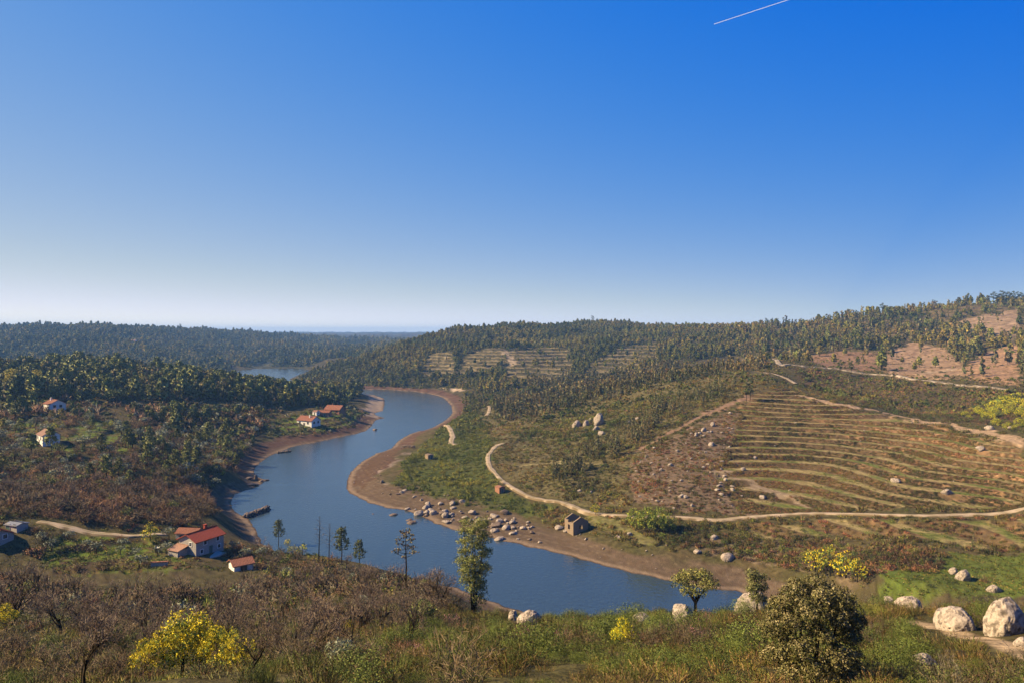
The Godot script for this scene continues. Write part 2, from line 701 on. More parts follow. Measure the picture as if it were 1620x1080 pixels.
func ribbon(key: String, width: float, lift: float) -> ArrayMesh:
	var r: PackedVector2Array = ROADS[key]
	var cv := Curve2D.new()
	for i in r.size():
		var t := (r[mini(i + 1, r.size() - 1)] - r[maxi(i - 1, 0)]) / 6.0
		cv.add_point(r[i], -t, t)
	cv.bake_interval = 1.5
	var pts := cv.get_baked_points()
	var prof := [[-0.70, -1.3], [-0.5, 0.0], [-0.3, -0.02], [-0.12, 0.05], [0.12, 0.05], [0.3, -0.02], [0.5, 0.0], [0.70, -1.3]]
	var v := PackedVector3Array()
	var cc := PackedColorArray()
	var idx := PackedInt32Array()
	for i in pts.size():
		var t := (pts[mini(i + 1, pts.size() - 1)] - pts[maxi(i - 1, 0)]).normalized()
		var side := Vector2(t.y, -t.x)
		var w := width * (1.0 + 0.35 * n_small.get_noise_2d(pts[i].x * 0.9, pts[i].y * 0.9))
		var hl: float = gh(pts[i].x + side.x * w * 0.5, pts[i].y + side.y * w * 0.5)
		var hr := gh(pts[i].x - side.x * w * 0.5, pts[i].y - side.y * w * 0.5)
		var hm := maxf(gh(pts[i].x, pts[i].y), (hl + hr) * 0.5)
		for q in prof:
			var p: Vector2 = pts[i] + side * w * q[0]
			var e := maxf(hm, maxf(hl, hr)) if absf(hl - hr) < 0.8 else hm
			v.append(Vector3(p.x, e + lift + q[1], -p.y))
			var t2 := n_small.get_noise_2d(p.x * 1.3, p.y * 1.3) * 0.5 + 0.5
			var cl := Color(0.52, 0.42, 0.30).lerp(Color(0.42, 0.33, 0.23), t2)
			if absf(q[0]) < 0.2:
				cl = cl.lerp(Color(0.26, 0.22, 0.11), smoothstep(0.35, 0.7, t2))
			elif absf(q[0]) > 0.45:
				cl = cl.lerp(Color(0.20, 0.15, 0.085), smoothstep(0.3, 0.6, t2))
			cc.append(cl)
	var k := prof.size()
	for i in pts.size() - 1:
		for j in k - 1:
			var a := i * k + j
			idx.append_array([a, a + 1, a + k, a + 1, a + k + 1, a + k])
	var st := SurfaceTool.new()
	st.begin(Mesh.PRIMITIVE_TRIANGLES)
	for i in v.size():
		st.set_color(cc[i])
		st.add_vertex(v[i])
	for i in idx:
		st.add_index(i)
	st.generate_normals()
	return st.commit()

func build_roads():
	for r in ROAD_LIST:
		structure(r[0], ribbon(r[1], r[2], r[3]), M[r[4]], r[5], "road")

# ---------------------------------------------------------------- plants
var SP := {}       # kind of plant -> nearness -> variants, each {both, trunk, crown, height}
var stock := {}    # kind of plant -> candidates waiting to be planted
var clear_tall := []   # the same, for anything tall
var clear := []    # places to leave open: x, distance, radius

# a crown made of clumps of leaves spread over rounded lobes
func clumps(s: Shape, lobes: Array, n: int, per: int, spread: float, leaf: float, cols: Array, upright := 0.0, inner := 0.55):
	var total := 0.0
	for l in lobes:
		total += l[1].x * l[1].z
	for l in lobes:
		var share := int(round(n * l[1].x * l[1].z / total))
		for i in share:
			var o := rdir()
			o.y = o.y * 0.75 + 0.2
			o = o.normalized()
			var r := pow(rnd(inner * inner, 1.0), 0.5) * rnd(0.88, 1.08)
			var at: Vector3 = l[0] + o * l[1] * r
			var tone: Color = cols[rng.randi() % cols.size()]
			tone = tone * rnd(0.74, 1.26)
			for k in per:
				var q := at + rdir() * spread * rnd(0.2, 1.0)
				var nrm := (o * 0.75 + rdir() * 0.65).normalized()
				var al := (rdir() + Vector3(0, upright * 2.0, 0)).normalized()
				var c := tone * rnd(0.85, 1.15)
				c.a = 1.0
				var z := leaf * rnd(0.7, 1.3)
				s.leaf(q, nrm, al, z, z * rnd(0.35, 0.6), c)

func twig_tree(tr: Shape, tw: Shape, p: Vector3, dir: Vector3, l: float, r: float, level: int, cols: Array, spread: float):
	var q := p + dir * l
	var mid := p + dir * l * 0.5 + rdir() * l * 0.06
	if r > 0.02:
		tr.tube([p, mid, q], [r, r * 0.85, r * 0.68], 5 if r > 0.05 else 4)
	else:
		var c: Color = cols[rng.randi() % cols.size()] * rnd(0.8, 1.2)
		tw.sliver(p, mid, maxf(r, 0.013), dir.cross(rdir()).normalized(), (dir.cross(rdir()) + Vector3.UP * 0.3).normalized(), c)
		tw.sliver(mid, q, maxf(r * 0.8, 0.011), dir.cross(rdir()).normalized(), (dir.cross(rdir()) + Vector3.UP * 0.3).normalized(), c)
	if level <= 0:
		return
	var n := rng.randi_range(3, 4) if level > 1 else rng.randi_range(4, 6)
	for i in n:
		var t := rnd(0.45, 1.0)
		var d := (dir + rdir() * spread + Vector3.UP * 0.16).normalized()
		twig_tree(tr, tw, p.lerp(q, t), d, l * rnd(0.55, 0.8), r * 0.5, level - 1, cols, spread)

func store(kind: String, near: int, tr: Shape, cr: Shape, bark: Material, leaves: Material, h: float):
	var both := ArrayMesh.new()
	tr.into(both, bark)
	cr.into(both, leaves)
	if not SP.has(kind):
		SP[kind] = {}
	if not SP[kind].has(near):
		SP[kind][near] = []
	SP[kind][near].append({"both": both, "trunk": tr.mesh(bark) if tr.v.size() else null, "crown": cr.mesh(leaves), "height": h})

const DENSE := [[0.35, 2.6], [1.0, 1.0], [3.2, 0.62]]   # far, middle, near: amount of leaves, size of leaves

func grow_kinds():
	M.leaves = leafy()
	M.twigs = leafy(1.3, 0.0)
	for near in 3:
		var amount: float = DENSE[near][0]
		var size: float = DENSE[near][1]
		for variant in (2 if near == 0 else 3):
			# maritime pine
			var tr := Shape.new()
			var cr := Shape.new()
			var cols := [Color(0.066, 0.074, 0.022), Color(0.098, 0.102, 0.028), Color(0.13, 0.12, 0.040)]
			var h := rnd(7.0, 8.5)
			var lean := rdir() * 0.35
			lean.y = 0.0
			var top := Vector3(lean.x, h, lean.z)
			tr.tube([Vector3(0, -0.4, 0), Vector3(lean.x * 0.2, h * 0.4, lean.z * 0.2), top * 0.97], [0.17, 0.12, 0.03], 5)
			var layers := 8
			for i in layers:
				var f := (i + rnd(0.0, 0.6)) / layers
				var y := h * (0.30 + 0.68 * f)
				var reach := h * 0.25 * (1.05 - f * 0.85) * (0.65 if i == 0 else 1.0)
				for b in 5:
					var a := TAU * b / 5.0 + rnd(-0.5, 0.5)
					var rr := reach * rnd(0.55, 1.15)
					var tip := Vector3(cos(a) * rr, y + rr * rnd(0.15, 0.5), sin(a) * rr) + lean * (y / h)
					if near == 2:
						tr.tube([Vector3(0, y, 0) + lean * (y / h), tip], [0.035, 0.012], 3)
					clumps(cr, [[tip, Vector3(0.75, 0.5, 0.75) * h / 8.0]], int(6 * amount) + 1, 4, 0.30, 0.27 * size, cols, 0.4, 0.1)
			store("pine", near, tr, cr, M.bark, M.leaves, h)
			# young eucalyptus
			tr = Shape.new()
			cr = Shape.new()
			cols = [Color(0.066, 0.066, 0.028), Color(0.088, 0.082, 0.036), Color(0.055, 0.062, 0.030), Color(0.10, 0.078, 0.042)]
			h = rnd(5.0, 6.5)
			tr.tube([Vector3(0, -0.3, 0), Vector3(0.05, h * 0.5, 0), Vector3(0.1, h * 0.95, 0)], [0.07, 0.05, 0.015], 4)
			var lobes := []
			for i in 5:
				var y := h * (0.28 + 0.16 * i)
				lobes.append([Vector3(rnd(-0.3, 0.3), y, rnd(-0.3, 0.3)), Vector3(0.85 - 0.1 * i, h * 0.14, 0.85 - 0.1 * i)])
			clumps(cr, lobes, int(60 * amount), 4, 0.28, 0.22 * size, cols, 0.8, 0.2)
			store("eucalyptus", near, tr, cr, M.pale_bark, M.leaves, h)
			# evergreen oak
			tr = Shape.new()
			cr = Shape.new()
			cols = [Color(0.058, 0.068, 0.020), Color(0.088, 0.096, 0.026), Color(0.125, 0.122, 0.038)]
			h = rnd(4.6, 5.6)
			tr.tube([Vector3(0, -0.4, 0), Vector3(0.1, h * 0.3, 0.05), Vector3(0.0, h * 0.6, 0.0)], [0.2, 0.15, 0.05], 5)
			lobes = []
			for i in 7:
				var a := TAU * i / 6.0
				lobes.append([Vector3(cos(a) * 1.2, h * rnd(0.5, 0.66), sin(a) * 1.2) if i < 6 else Vector3(0, h * 0.74, 0), Vector3(1.15, 1.0, 1.15) * rnd(0.8, 1.2)])
			clumps(cr, lobes, int(110 * amount), 4, 0.32, 0.23 * size, cols, 0.0, 0.5)
			store("oak", near, tr, cr, M.bark, M.leaves, h)
			# olive
			tr = Shape.new()
			cr = Shape.new()
			cols = [Color(0.115, 0.118, 0.080), Color(0.155, 0.155, 0.11), Color(0.085, 0.092, 0.055)]
			h = rnd(3.4, 4.2)
			tr.tube([Vector3(0, -0.3, 0), Vector3(0.1, h * 0.25, 0), Vector3(0, h * 0.55, 0)], [0.2, 0.15, 0.05], 5)
			lobes = []
			for i in 6:
				var a := TAU * i / 5.0
				lobes.append([Vector3(cos(a) * 0.95, h * rnd(0.55, 0.7), sin(a) * 0.95) if i < 5 else Vector3(0, h * 0.78, 0), Vector3(0.95, 0.75, 0.95) * rnd(0.8, 1.2)])
			clumps(cr, lobes, int(80 * amount), 4, 0.30, 0.18 * size, cols, 0.0, 0.4)
			store("olive", near, tr, cr, M.bark, M.leaves, h)
			# mimosa in flower
			tr = Shape.new()
			cr = Shape.new()
			h = rnd(4.0, 5.0)
			tr.tube([Vector3(0, -0.3, 0), Vector3(0.1, h * 0.4, 0), Vector3(0, h * 0.8, 0)], [0.11, 0.08, 0.02], 4)
			lobes = []
			for i in 8:
				var a := TAU * i / 7.0 + rnd(-0.2, 0.2)
				lobes.append([Vector3(cos(a) * 1.15, h * rnd(0.35, 0.7), sin(a) * 1.15) if i < 7 else Vector3(0, h * 0.78, 0), Vector3(0.75, 0.85, 0.75) * rnd(0.75, 1.2)])
			clumps(cr, lobes, int(50 * amount), 4, 0.3, 0.2 * size, [Color(0.075, 0.10, 0.022), Color(0.11, 0.13, 0.026), Color(0.05, 0.07, 0.018)], 0.5, 0.2)
			for l in lobes:
				l[1] *= 1.08
			clumps(cr, lobes, int((105 if near < 2 else 190) * amount), 5, 0.22, 0.105 * size, [Color(0.33, 0.27, 0.016), Color(0.25, 0.23, 0.016), Color(0.40, 0.31, 0.018)], 0.5, 0.7)
			store("mimosa", near, tr, cr, M.bark, M.leaves, h)
			# cypress
			tr = Shape.new()
			cr = Shape.new()
			h = rnd(5.0, 6.5)
			tr.tube([Vector3(0, -0.3, 0), Vector3(0, h * 0.5, 0)], [0.12, 0.06], 4)
			lobes = []
			for i in 7:
				var f := i / 6.0
				lobes.append([Vector3(0, h * (0.12 + 0.78 * f), 0), Vector3(1.25 * (1.0 - f * 0.85), h * 0.10, 1.25 * (1.0 - f * 0.85))])
			clumps(cr, lobes, int(90 * amount), 4, 0.22, 0.2 * size, [Color(0.028, 0.045, 0.018), Color(0.045, 0.062, 0.024)], 0.9, 0.6)
			store("cypress", near, tr, cr, M.bark, M.leaves, h)
			# bare deciduous tree
			tr = Shape.new()
			cr = Shape.new()
			cols = [Color(0.13, 0.092, 0.068), Color(0.10, 0.072, 0.055), Color(0.17, 0.13, 0.098), Color(0.12, 0.075, 0.06)]
			h = 5.0
			if near == 0:
				lobes = [[Vector3(0, 3.1, 0), Vector3(1.7, 1.6, 1.7)]]
				tr.tube([Vector3(0, -0.3, 0), Vector3(0, 3.0, 0)], [0.1, 0.03], 3)
				for i in 46:
					var o := rdir()
					o.y = absf(o.y) * 0.8 + 0.1
					var q := Vector3(0, 1.2, 0) + o * Vector3(1.9, 3.4, 1.9) * rnd(0.7, 1.05)
					var p0 := Vector3(0, 1.2, 0).lerp(q, rnd(0.2, 0.5))
					cr.sliver(p0, q, 0.11, o.cross(rdir()).normalized(), (o + rdir() * 0.7).normalized(), cols[rng.randi() % 4] * rnd(0.8, 1.2))
			else:
				var stems := 3 if variant == 1 else 1
				for b in stems:
					var dir := (Vector3.UP + rdir() * (0.5 if stems > 1 else 0.12)).normalized()
					twig_tree(tr, cr, Vector3(0, -0.3, 0), dir, 1.9, 0.13 if stems == 1 else 0.075, (3 if stems > 1 else 4) + (1 if near == 2 else 0), cols, 0.62)
				# thicken the outer twigs so that they keep their colour at this size
			store("bare", near, tr, cr, M.pale_bark, M.twigs, h)
			# grey-brown winter scrub: forking rods with a haze of fine twigs
			tr = Shape.new()
			cr = Shape.new()
			cols = [[Color(0.118, 0.080, 0.050), Color(0.085, 0.060, 0.040), Color(0.145, 0.105, 0.068)], [Color(0.115, 0.068, 0.043), Color(0.082, 0.052, 0.036), Color(0.095, 0.070, 0.038)], [Color(0.135, 0.108, 0.078), Color(0.10, 0.080, 0.058), Color(0.080, 0.066, 0.044)]][variant % 3]
			h = 2.4
			var wide: float = [0.085, 0.032, 0.011][near]
			for i in [16, 26, 34][near]:
				var dir := (Vector3.UP * 1.0 + rdir() * 0.9).normalized()
				dir.y = maxf(dir.y, 0.25)
				var p0 := Vector3(rnd(-0.35, 0.35), rnd(-0.2, 0.2), rnd(-0.35, 0.35))
				var q := p0 + dir * rnd(1.0, 1.9)
				cr.sliver(p0, q, wide * 1.3, dir.cross(rdir()).normalized(), (dir * 0.3 + rdir()).normalized(), cols[i % 3] * rnd(0.7, 1.0))
				for k in [3, 5, 6][near]:
					var b := p0.lerp(q, rnd(0.3, 1.0))
					var e := (dir + rdir() * 0.9 + Vector3.UP * 0.2).normalized()
					var f := b + e * rnd(0.3, 0.7)
					cr.sliver(b, f, wide, e.cross(rdir()).normalized(), (e * 0.4 + rdir()).normalized(), cols[rng.randi() % 3] * rnd(0.8, 1.2))
					for m in [0, 3, 5][near]:
						var g := b.lerp(f, rnd(0.3, 1.0))
						var o := (e + rdir() * 0.9).normalized()
						cr.sliver(g, g + o * rnd(0.15, 0.4), wide * 0.75, o.cross(rdir()).normalized(), (o * 0.4 + rdir()).normalized(), cols[rng.randi() % 3] * rnd(0.8, 1.25))
			store("scrub", near, tr, cr, M.pale_bark, M.twigs, h)
			# low evergreen bush
			tr = Shape.new()
			cr = Shape.new()
			h = 1.5
			lobes = []
			for i in 5:
				var a := TAU * i / 4.0
				lobes.append([Vector3(cos(a) * 0.45, 0.5 + rnd(-0.1, 0.15), sin(a) * 0.45) if i < 4 else Vector3(0, 0.8, 0), Vector3(0.55, 0.5, 0.55) * rnd(0.8, 1.2)])
			clumps(cr, lobes, int(44 * amount * (4.6 if near == 2 else 1.0)), 4, 0.11, (0.115 if near < 2 else 0.042) * size, [Color(0.040, 0.051, 0.013), Color(0.060, 0.072, 0.016), Color(0.076, 0.084, 0.022)], 0.3, 0.4)
			store("bush", near, tr, cr, M.bark, M.leaves, h)
			# green broom: upright rods
			cr = Shape.new()
			h = 1.5
			for i in [40, 90, 330][near]:
				var a := rnd(0, TAU)
				var r := sqrt(rnd(0, 1)) * 0.55
				var p0 := Vector3(cos(a) * r, rnd(-0.1, 0.4), sin(a) * r)
				var dir := (Vector3.UP * 1.4 + Vector3(cos(a), 0, sin(a)) * r * 1.2 + rdir() * 0.4).normalized()
				var c: Color = [Color(0.062, 0.080, 0.016), Color(0.085, 0.10, 0.020), Color(0.046, 0.062, 0.014), Color(0.10, 0.095, 0.03)][rng.randi() % 4] * rnd(0.8, 1.2)
				var w: float = [0.10, 0.055, 0.011][near]
				for k in (3 if near == 2 else 0):
					cr.leaf(p0 + dir * rnd(0.2, 1.0), (Vector3(cos(a) * r, 0.6, sin(a) * r) + rdir() * 0.7).normalized(), dir + rdir() * 0.7, 0.035, 0.011, c * rnd(0.8, 1.3))
				cr.sliver(p0, p0 + dir * rnd(0.6, 1.15), w, dir.cross(rdir()).normalized(), (Vector3(cos(a) * r, 0.6, sin(a) * r) + rdir() * 0.7).normalized(), c)
			store("broom", near, Shape.new(), cr, M.bark, M.leaves, h)
			# heather
			for kind in [["heather", [Color(0.064, 0.066, 0.020), Color(0.048, 0.056, 0.015), Color(0.082, 0.064, 0.030), Color(0.074, 0.050, 0.028)]], ["bracken", [Color(0.105, 0.048, 0.030), Color(0.078, 0.042, 0.028), Color(0.13, 0.075, 0.046)]], ["russet", [Color(0.16, 0.080, 0.055), Color(0.13, 0.064, 0.044), Color(0.11, 0.068, 0.042), Color(0.055, 0.055, 0.02)]], ["tuft", [Color(0.058, 0.076, 0.016), Color(0.044, 0.060, 0.013), Color(0.095, 0.082, 0.030)]], ["straw", [Color(0.17, 0.135, 0.068), Color(0.13, 0.11, 0.050), Color(0.10, 0.095, 0.034)]], ["pink", [Color(0.30, 0.115, 0.17), Color(0.24, 0.10, 0.13), Color(0.085, 0.085, 0.03), Color(0.33, 0.16, 0.19)]]]:
				cr = Shape.new()
				var flat: float = 0.5 if kind[0] in ["tuft", "straw"] else 1.0
				for i in int([26, 60, 130][near] * (0.6 if flat < 1.0 else 1.0)):
					var a := rnd(0, TAU)
					var r := sqrt(rnd(0, 1)) * 0.5
					var p0 := Vector3(cos(a) * r, rnd(-0.05, 0.35) * flat, sin(a) * r)
					var dir := (Vector3.UP + Vector3(cos(a), 0, sin(a)) * r * 1.6 + rdir() * 0.5).normalized()
					var c: Color = kind[1][rng.randi() % kind[1].size()] * rnd(0.75, 1.25)
					var nrm := (Vector3(cos(a) * r, 0.55, sin(a) * r) + rdir() * 0.6).normalized()
					if flat < 1.0 or near == 0:
						cr.sliver(p0, p0 + dir * rnd(0.3, 0.6) * flat, [0.11, 0.06, 0.014][near], dir.cross(rdir()).normalized(), nrm, c)
					else:
						var l := rnd(0.22, 0.5)
						cr.sliver(p0, p0 + dir * l, [0.11, 0.05, 0.008][near], dir.cross(rdir()).normalized(), nrm, c)
						for k in [2, 2, 9][near]:
							cr.leaf(p0 + dir * l * rnd(0.25, 1.05), (nrm + rdir() * 0.4).normalized(), dir + rdir() * 0.9, [0.1, 0.085, 0.030][near], [0.06, 0.045, 0.011][near], c * rnd(0.75, 1.25))
				store(kind[0], near, Shape.new(), cr, M.bark, M.leaves, 0.8 * flat)

func sow(zone: String, kind: String, per_m2: float, lo: float, hi: float, where := ""):
	var b: Rect2 = box[zone]
	var n := int(b.get_area() * per_m2)
	if not stock.has(kind):
		stock[kind] = []
	var list: Array = stock[kind]
	for i in n:
		var p := b.position + Vector2(rng.randf(), rng.randf()) * b.size
		var sc := rnd(lo, hi)
		if not Geometry2D.is_point_in_polygon(p, Z[zone]):
			continue
		try_plant(list, kind, p, sc, zone, where)

func try_plant(list: Array, kind: String, p: Vector2, sc: float, zone: String, where: String):
	var x := p.x
	var d := p.y
	var y := grid(GH, x, d)
	if d < 14.0 or absf(x) > 0.80 * d + 4.0 or y + 8.0 - EYE < -0.60 * d:
		return
	if where.contains("clump") and n_mid.get_noise_2d(x * 4.0 + 77.0 * kind.length(), d * 4.0) < 0.02:
		return
	if where.contains("gap") and n_tone.get_noise_2d(x * 0.9 + 40.0, d * 0.9 - 200.0) > 0.22:
		return
	if where.contains("patch") and n_tone.get_noise_2d(x * 0.6 + 300.0, d * 0.6) < 0.08:
		return
	if where.contains("thin") and n_tone.get_noise_2d(x * 0.8 - 500.0, d * 0.8) > 0.12:
		return
	if where.contains("riser") or where.contains("tread"):
		var t := terrace_at(x, d)
		if t.x > 0.0:
			var f := terrace_phase(base_h(x, d), t)
			if where.contains("riser") and (f < 0.48 or f > 0.86):
				return
			if where.contains("tread") and (f > 0.50 or f < 0.2):
				return
	if zone in ["wooded_hill", "valley_wood", "upper_hill"] and rng.randf() < 0.93:
		for k in ["far_terraces_a", "far_terraces_b", "far_terraces_c", "far_terraces_d", "cleared_tan", "cleared_orange", "cleared_top", "cleared_brown"]:
			if inz(k, p):
				return
	if kind in ["scrub", "bare", "pine", "oak", "eucalyptus", "bush"]:
		if zone != "garden_terraces" and d > 110.0 and d < 230.0 and x < 0.0 and inz("garden_terraces", p):
			return
		if x < 0.0 and d > 240.0 and d < 640.0 and (inz("house_terraces", p) or inz("point_lawns", p)) and rng.randf() < 0.8:
			return
	if zone == "right_side":
		for k in ["terraces", "lower_terraces", "bracken_slope", "green_field", "mimosa_slope"]:
			if inz(k, p):
				return
	if where.contains("near"):
		sc = 0.45 + (sc - 0.45) * pow(rng.randf(), 1.5) * 1.15
		sc *= lerpf(0.6, 0.85, clampf((d - 16.0) / 34.0, 0.0, 1.0))
	elif zone == "front_scrub" and d < 75.0:
		sc *= lerpf(0.4, 1.0, clampf((d - 22.0) / 53.0, 0.0, 1.0))
	elif d > 250.0:
		sc *= 1.0 + 0.35 * patch_at(d * 1.3, x * 1.3)
	y = gh(x, d)
	if d > 120.0 and y < (1.2 if where.contains("shore") else 2.0 + 0.7 * n_mid.get_noise_2d(x * 1.5, d * 1.5)):
		return
	for c in (clear_tall if not where.contains("low") else []):
		if absf(x - c.x) < c.z and absf(d - c.y) < c.z and (x - c.x) * (x - c.x) + (d - c.y) * (d - c.y) < c.z * c.z:
			return
	for c in clear:
		if absf(x - c.x) < c.z and absf(d - c.y) < c.z and (x - c.x) * (x - c.x) + (d - c.y) * (d - c.y) < c.z * c.z:
			return
	for k in ROADS:
		if box[k].grow(4.0).has_point(p) and to_road(k, p) < (1.6 + 0.35 * sc * SP[kind][0][0].height if not where.contains("low") else (0.7 if k == "heath_path" else 1.7)):
			return
	if hidden_by_land(x, y + sc * SP[kind][0][0].height + 1.0 + 0.003 * d, d):
		return
	list.append([x, y - 0.05 - 0.0008 * d, d, sc, rng.randf() * TAU, rng.randi() % 1000, zone])

func tint_of(k: int, patch := 0.0) -> Color:
	# no two plants, and no two stands of them, have quite the same green
	var a := ((k * 37) % 100) / 100.0
	var b := ((k * 71) % 100) / 100.0
	var v := (0.70 + 0.55 * a) * (1.0 + 0.32 * patch)
	return Color(v * (0.90 + 0.28 * b + 0.15 * patch), v, v * (1.05 - 0.28 * b))

func patch_at(x: float, d: float) -> float:
	var f := 1.0 if d < 200.0 else (0.35 if d < 600.0 else 0.14)
	return clampf(n_tone.get_noise_2d(x * f + 900.0, d * f) * 2.2, -0.9, 1.0)

func near_of(dist: float) -> int:
	return 2 if dist < 110.0 else (1 if dist < 430.0 else 0)

func plant_all():
	for kind in stock:
		var list: Array = stock[kind]
		var hh: float = SP[kind][0][0].height
		for e in list:
			e.append(e[3] * hh / e[2])
		list.sort_custom(func(a, b): return a[7] > b[7])
		var rest := {}
		var made := 0
		var most: int = SINGLES.get(kind, 0)
		for e in list:
			var dist := sqrt(e[0] * e[0] + e[2] * e[2])
			var near := near_of(dist)
			var vs: Array = SP[kind][near]
			var pick: int = e[5] % vs.size()
			if made < most and in_view(e[0], e[1] + e[3] * hh * 0.7, e[2], -0.005):
				made += 1
				single(kind, e, vs[pick], dist)
				continue
			var key: String = e[6]
			if not rest.has(key):
				rest[key] = {}
			var sub := near * 10 + pick
			if not rest[key].has(sub):
				rest[key][sub] = [PackedFloat32Array(), vs[pick].both]
			var b := Basis(Vector3.UP, e[4]).scaled(Vector3.ONE * e[3])
			var t := tint_of(e[5], patch_at(e[0], e[2]))
			rest[key][sub][0].append_array([b.x.x, b.y.x, b.z.x, e[0], b.x.y, b.y.y, b.z.y, e[1], b.x.z, b.y.z, b.z.z, -e[2], t.r, t.g, t.b, 1.0])
		for key in rest:
			var holder := Node3D.new()
			holder.name = numbered(MASS[kind][0])
			add_child(holder)
			tag(holder, "%s %s" % [MASS[kind][1], PLACE.get(key, "on the valley slopes")], MASS[kind][2], "", "stuff")
			for sub in rest[key]:
				var mm := MultiMesh.new()
				mm.transform_format = MultiMesh.TRANSFORM_3D
				mm.use_colors = true
				mm.mesh = rest[key][sub][1]
				mm.instance_count = rest[key][sub][0].size() / 16
				mm.buffer = rest[key][sub][0]
				var o := MultiMeshInstance3D.new()
				o.name = "growth"
				o.multimesh = mm
				o.set_meta("kind", "stuff")
				holder.add_child(o, true)
	name_singles()

var tinted := {}

func tinted_leaves(base: Material, k: int) -> Material:
	var key := [base, k % 6]
	if not tinted.has(key):
		var m: StandardMaterial3D = base.duplicate()
		m.albedo_color = (tint_of(k % 6 * 131 + 17) * (LEAF if base == M.leaves else 1.3)).linear_to_srgb()
		tinted[key] = m
	return tinted[key]

var singles := []

func single(kind: String, e: Array, v: Dictionary, dist: float):
	var at := Vector3(e[0], e[1], -e[2])
	var px: float = e[7] * 682.0
	var leaves: Material = tinted_leaves(v.crown.surface_get_material(0), e[5])
	var o: Node3D
	if px > 13.0 and v.trunk:
		o = Node3D.new()
		o.name = numbered(MASS[kind][4])
		part("trunk", v.trunk, null, o)
		part("crown", v.crown, leaves, o)
	else:
		var q := MeshInstance3D.new()
		q.name = numbered(MASS[kind][4])
		q.mesh = v.both
		q.set_surface_override_material(v.both.get_surface_count() - 1, leaves)
		o = q
	o.position = at
	o.rotation.y = e[4]
	o.scale = Vector3.ONE * e[3]
	add_child(o)
	singles.append([o, kind, e])

const NTH := ["nearest", "second-nearest", "third-nearest", "fourth-nearest", "fifth-nearest", "sixth-nearest", "seventh-nearest", "eighth-nearest", "ninth-nearest", "tenth-nearest"]

# a label says which one it is: its kind, and how it lies to the closest thing that one can find
func name_singles():
	var groups := {}
	for s in singles:
		var e: Array = s[2]
		var p := Vector2(e[0] / e[2], (EYE - e[1] - e[3]) / e[2])
		var best := 1e9
		var mark: Array = LANDMARKS[0]
		for l in LANDMARKS:
			var q := Vector2(l[1] / l[2], (EYE - l[3]) / l[2])
			var far := p.distance_to(q) + 0.10 * absf(log(e[2] / l[2]))
			if far < best:
				best = far
				mark = l
		var to := p - Vector2(mark[1] / mark[2], (EYE - mark[3]) / mark[2])
		var how := ("right of" if to.x > 0 else "left of") if absf(to.x) > absf(to.y) else ("in front of" if to.y > 0 else "behind")
		var key := "%s|%s|%s" % [s[1], how, mark[0]]
		if not groups.has(key):
			groups[key] = []
		groups[key].append([to.length(), s, how, mark[0]])
	for key in groups:
		var g: Array = groups[key]
		g.sort_custom(func(a, b): return a[0] < b[0])
		for i in g.size():
			var s: Array = g[i][1]
			var kind: String = s[1]
			var label := "%s, %s of those %s %s" % [MASS[kind][3], NTH[i] if i < NTH.size() else "%dth-nearest" % (i + 1), g[i][2], g[i][3]]
			tag(s[0], label, MASS[kind][5], MASS[kind][6] + " " + PLACE.get(s[2][6], ""))

func build_plants():
	grow_kinds()
	specimen_kinds()
	plant_specimens()
	for p in PLANTING:
		sow(p[0], p[1], p[2], p[3], p[4], p[5])
	plant_all()

# ---------------------------------------------------------------- houses
func opening(o: Node3D, called: String, side: String, along: float, y: float, w: float, h: float, size: Vector3, frame_mat: Material, pane_mat: Material, pane_called: String):
	var f := Shape.new()
	var t := 0.10
	for b in [[-w / 2 - t, -t, -w / 2, h + t], [w / 2, -t, w / 2 + t, h + t], [-w / 2, h, w / 2, h + t], [-w / 2, -t, w / 2, 0.0]]:
		f.box(Vector3(b[0], b[1], -0.05), Vector3(b[2], b[3], 0.09))
	var n := part(called, f.mesh(), frame_mat, o)
	var p := Shape.new()
	p.box(Vector3(-w / 2, 0, -0.05), Vector3(w / 2, h, 0.03))
	part(pane_called, p.mesh(), pane_mat, n)
	match side:
		"front": n.position = Vector3(along, y, size.z / 2)
		"back":
			n.position = Vector3(along, y, -size.z / 2)
			n.rotation.y = PI
		"right":
			n.position = Vector3(size.x / 2, y, along)
			n.rotation.y = PI / 2
		"left":
			n.position = Vector3(-size.x / 2, y, along)
			n.rotation.y = -PI / 2

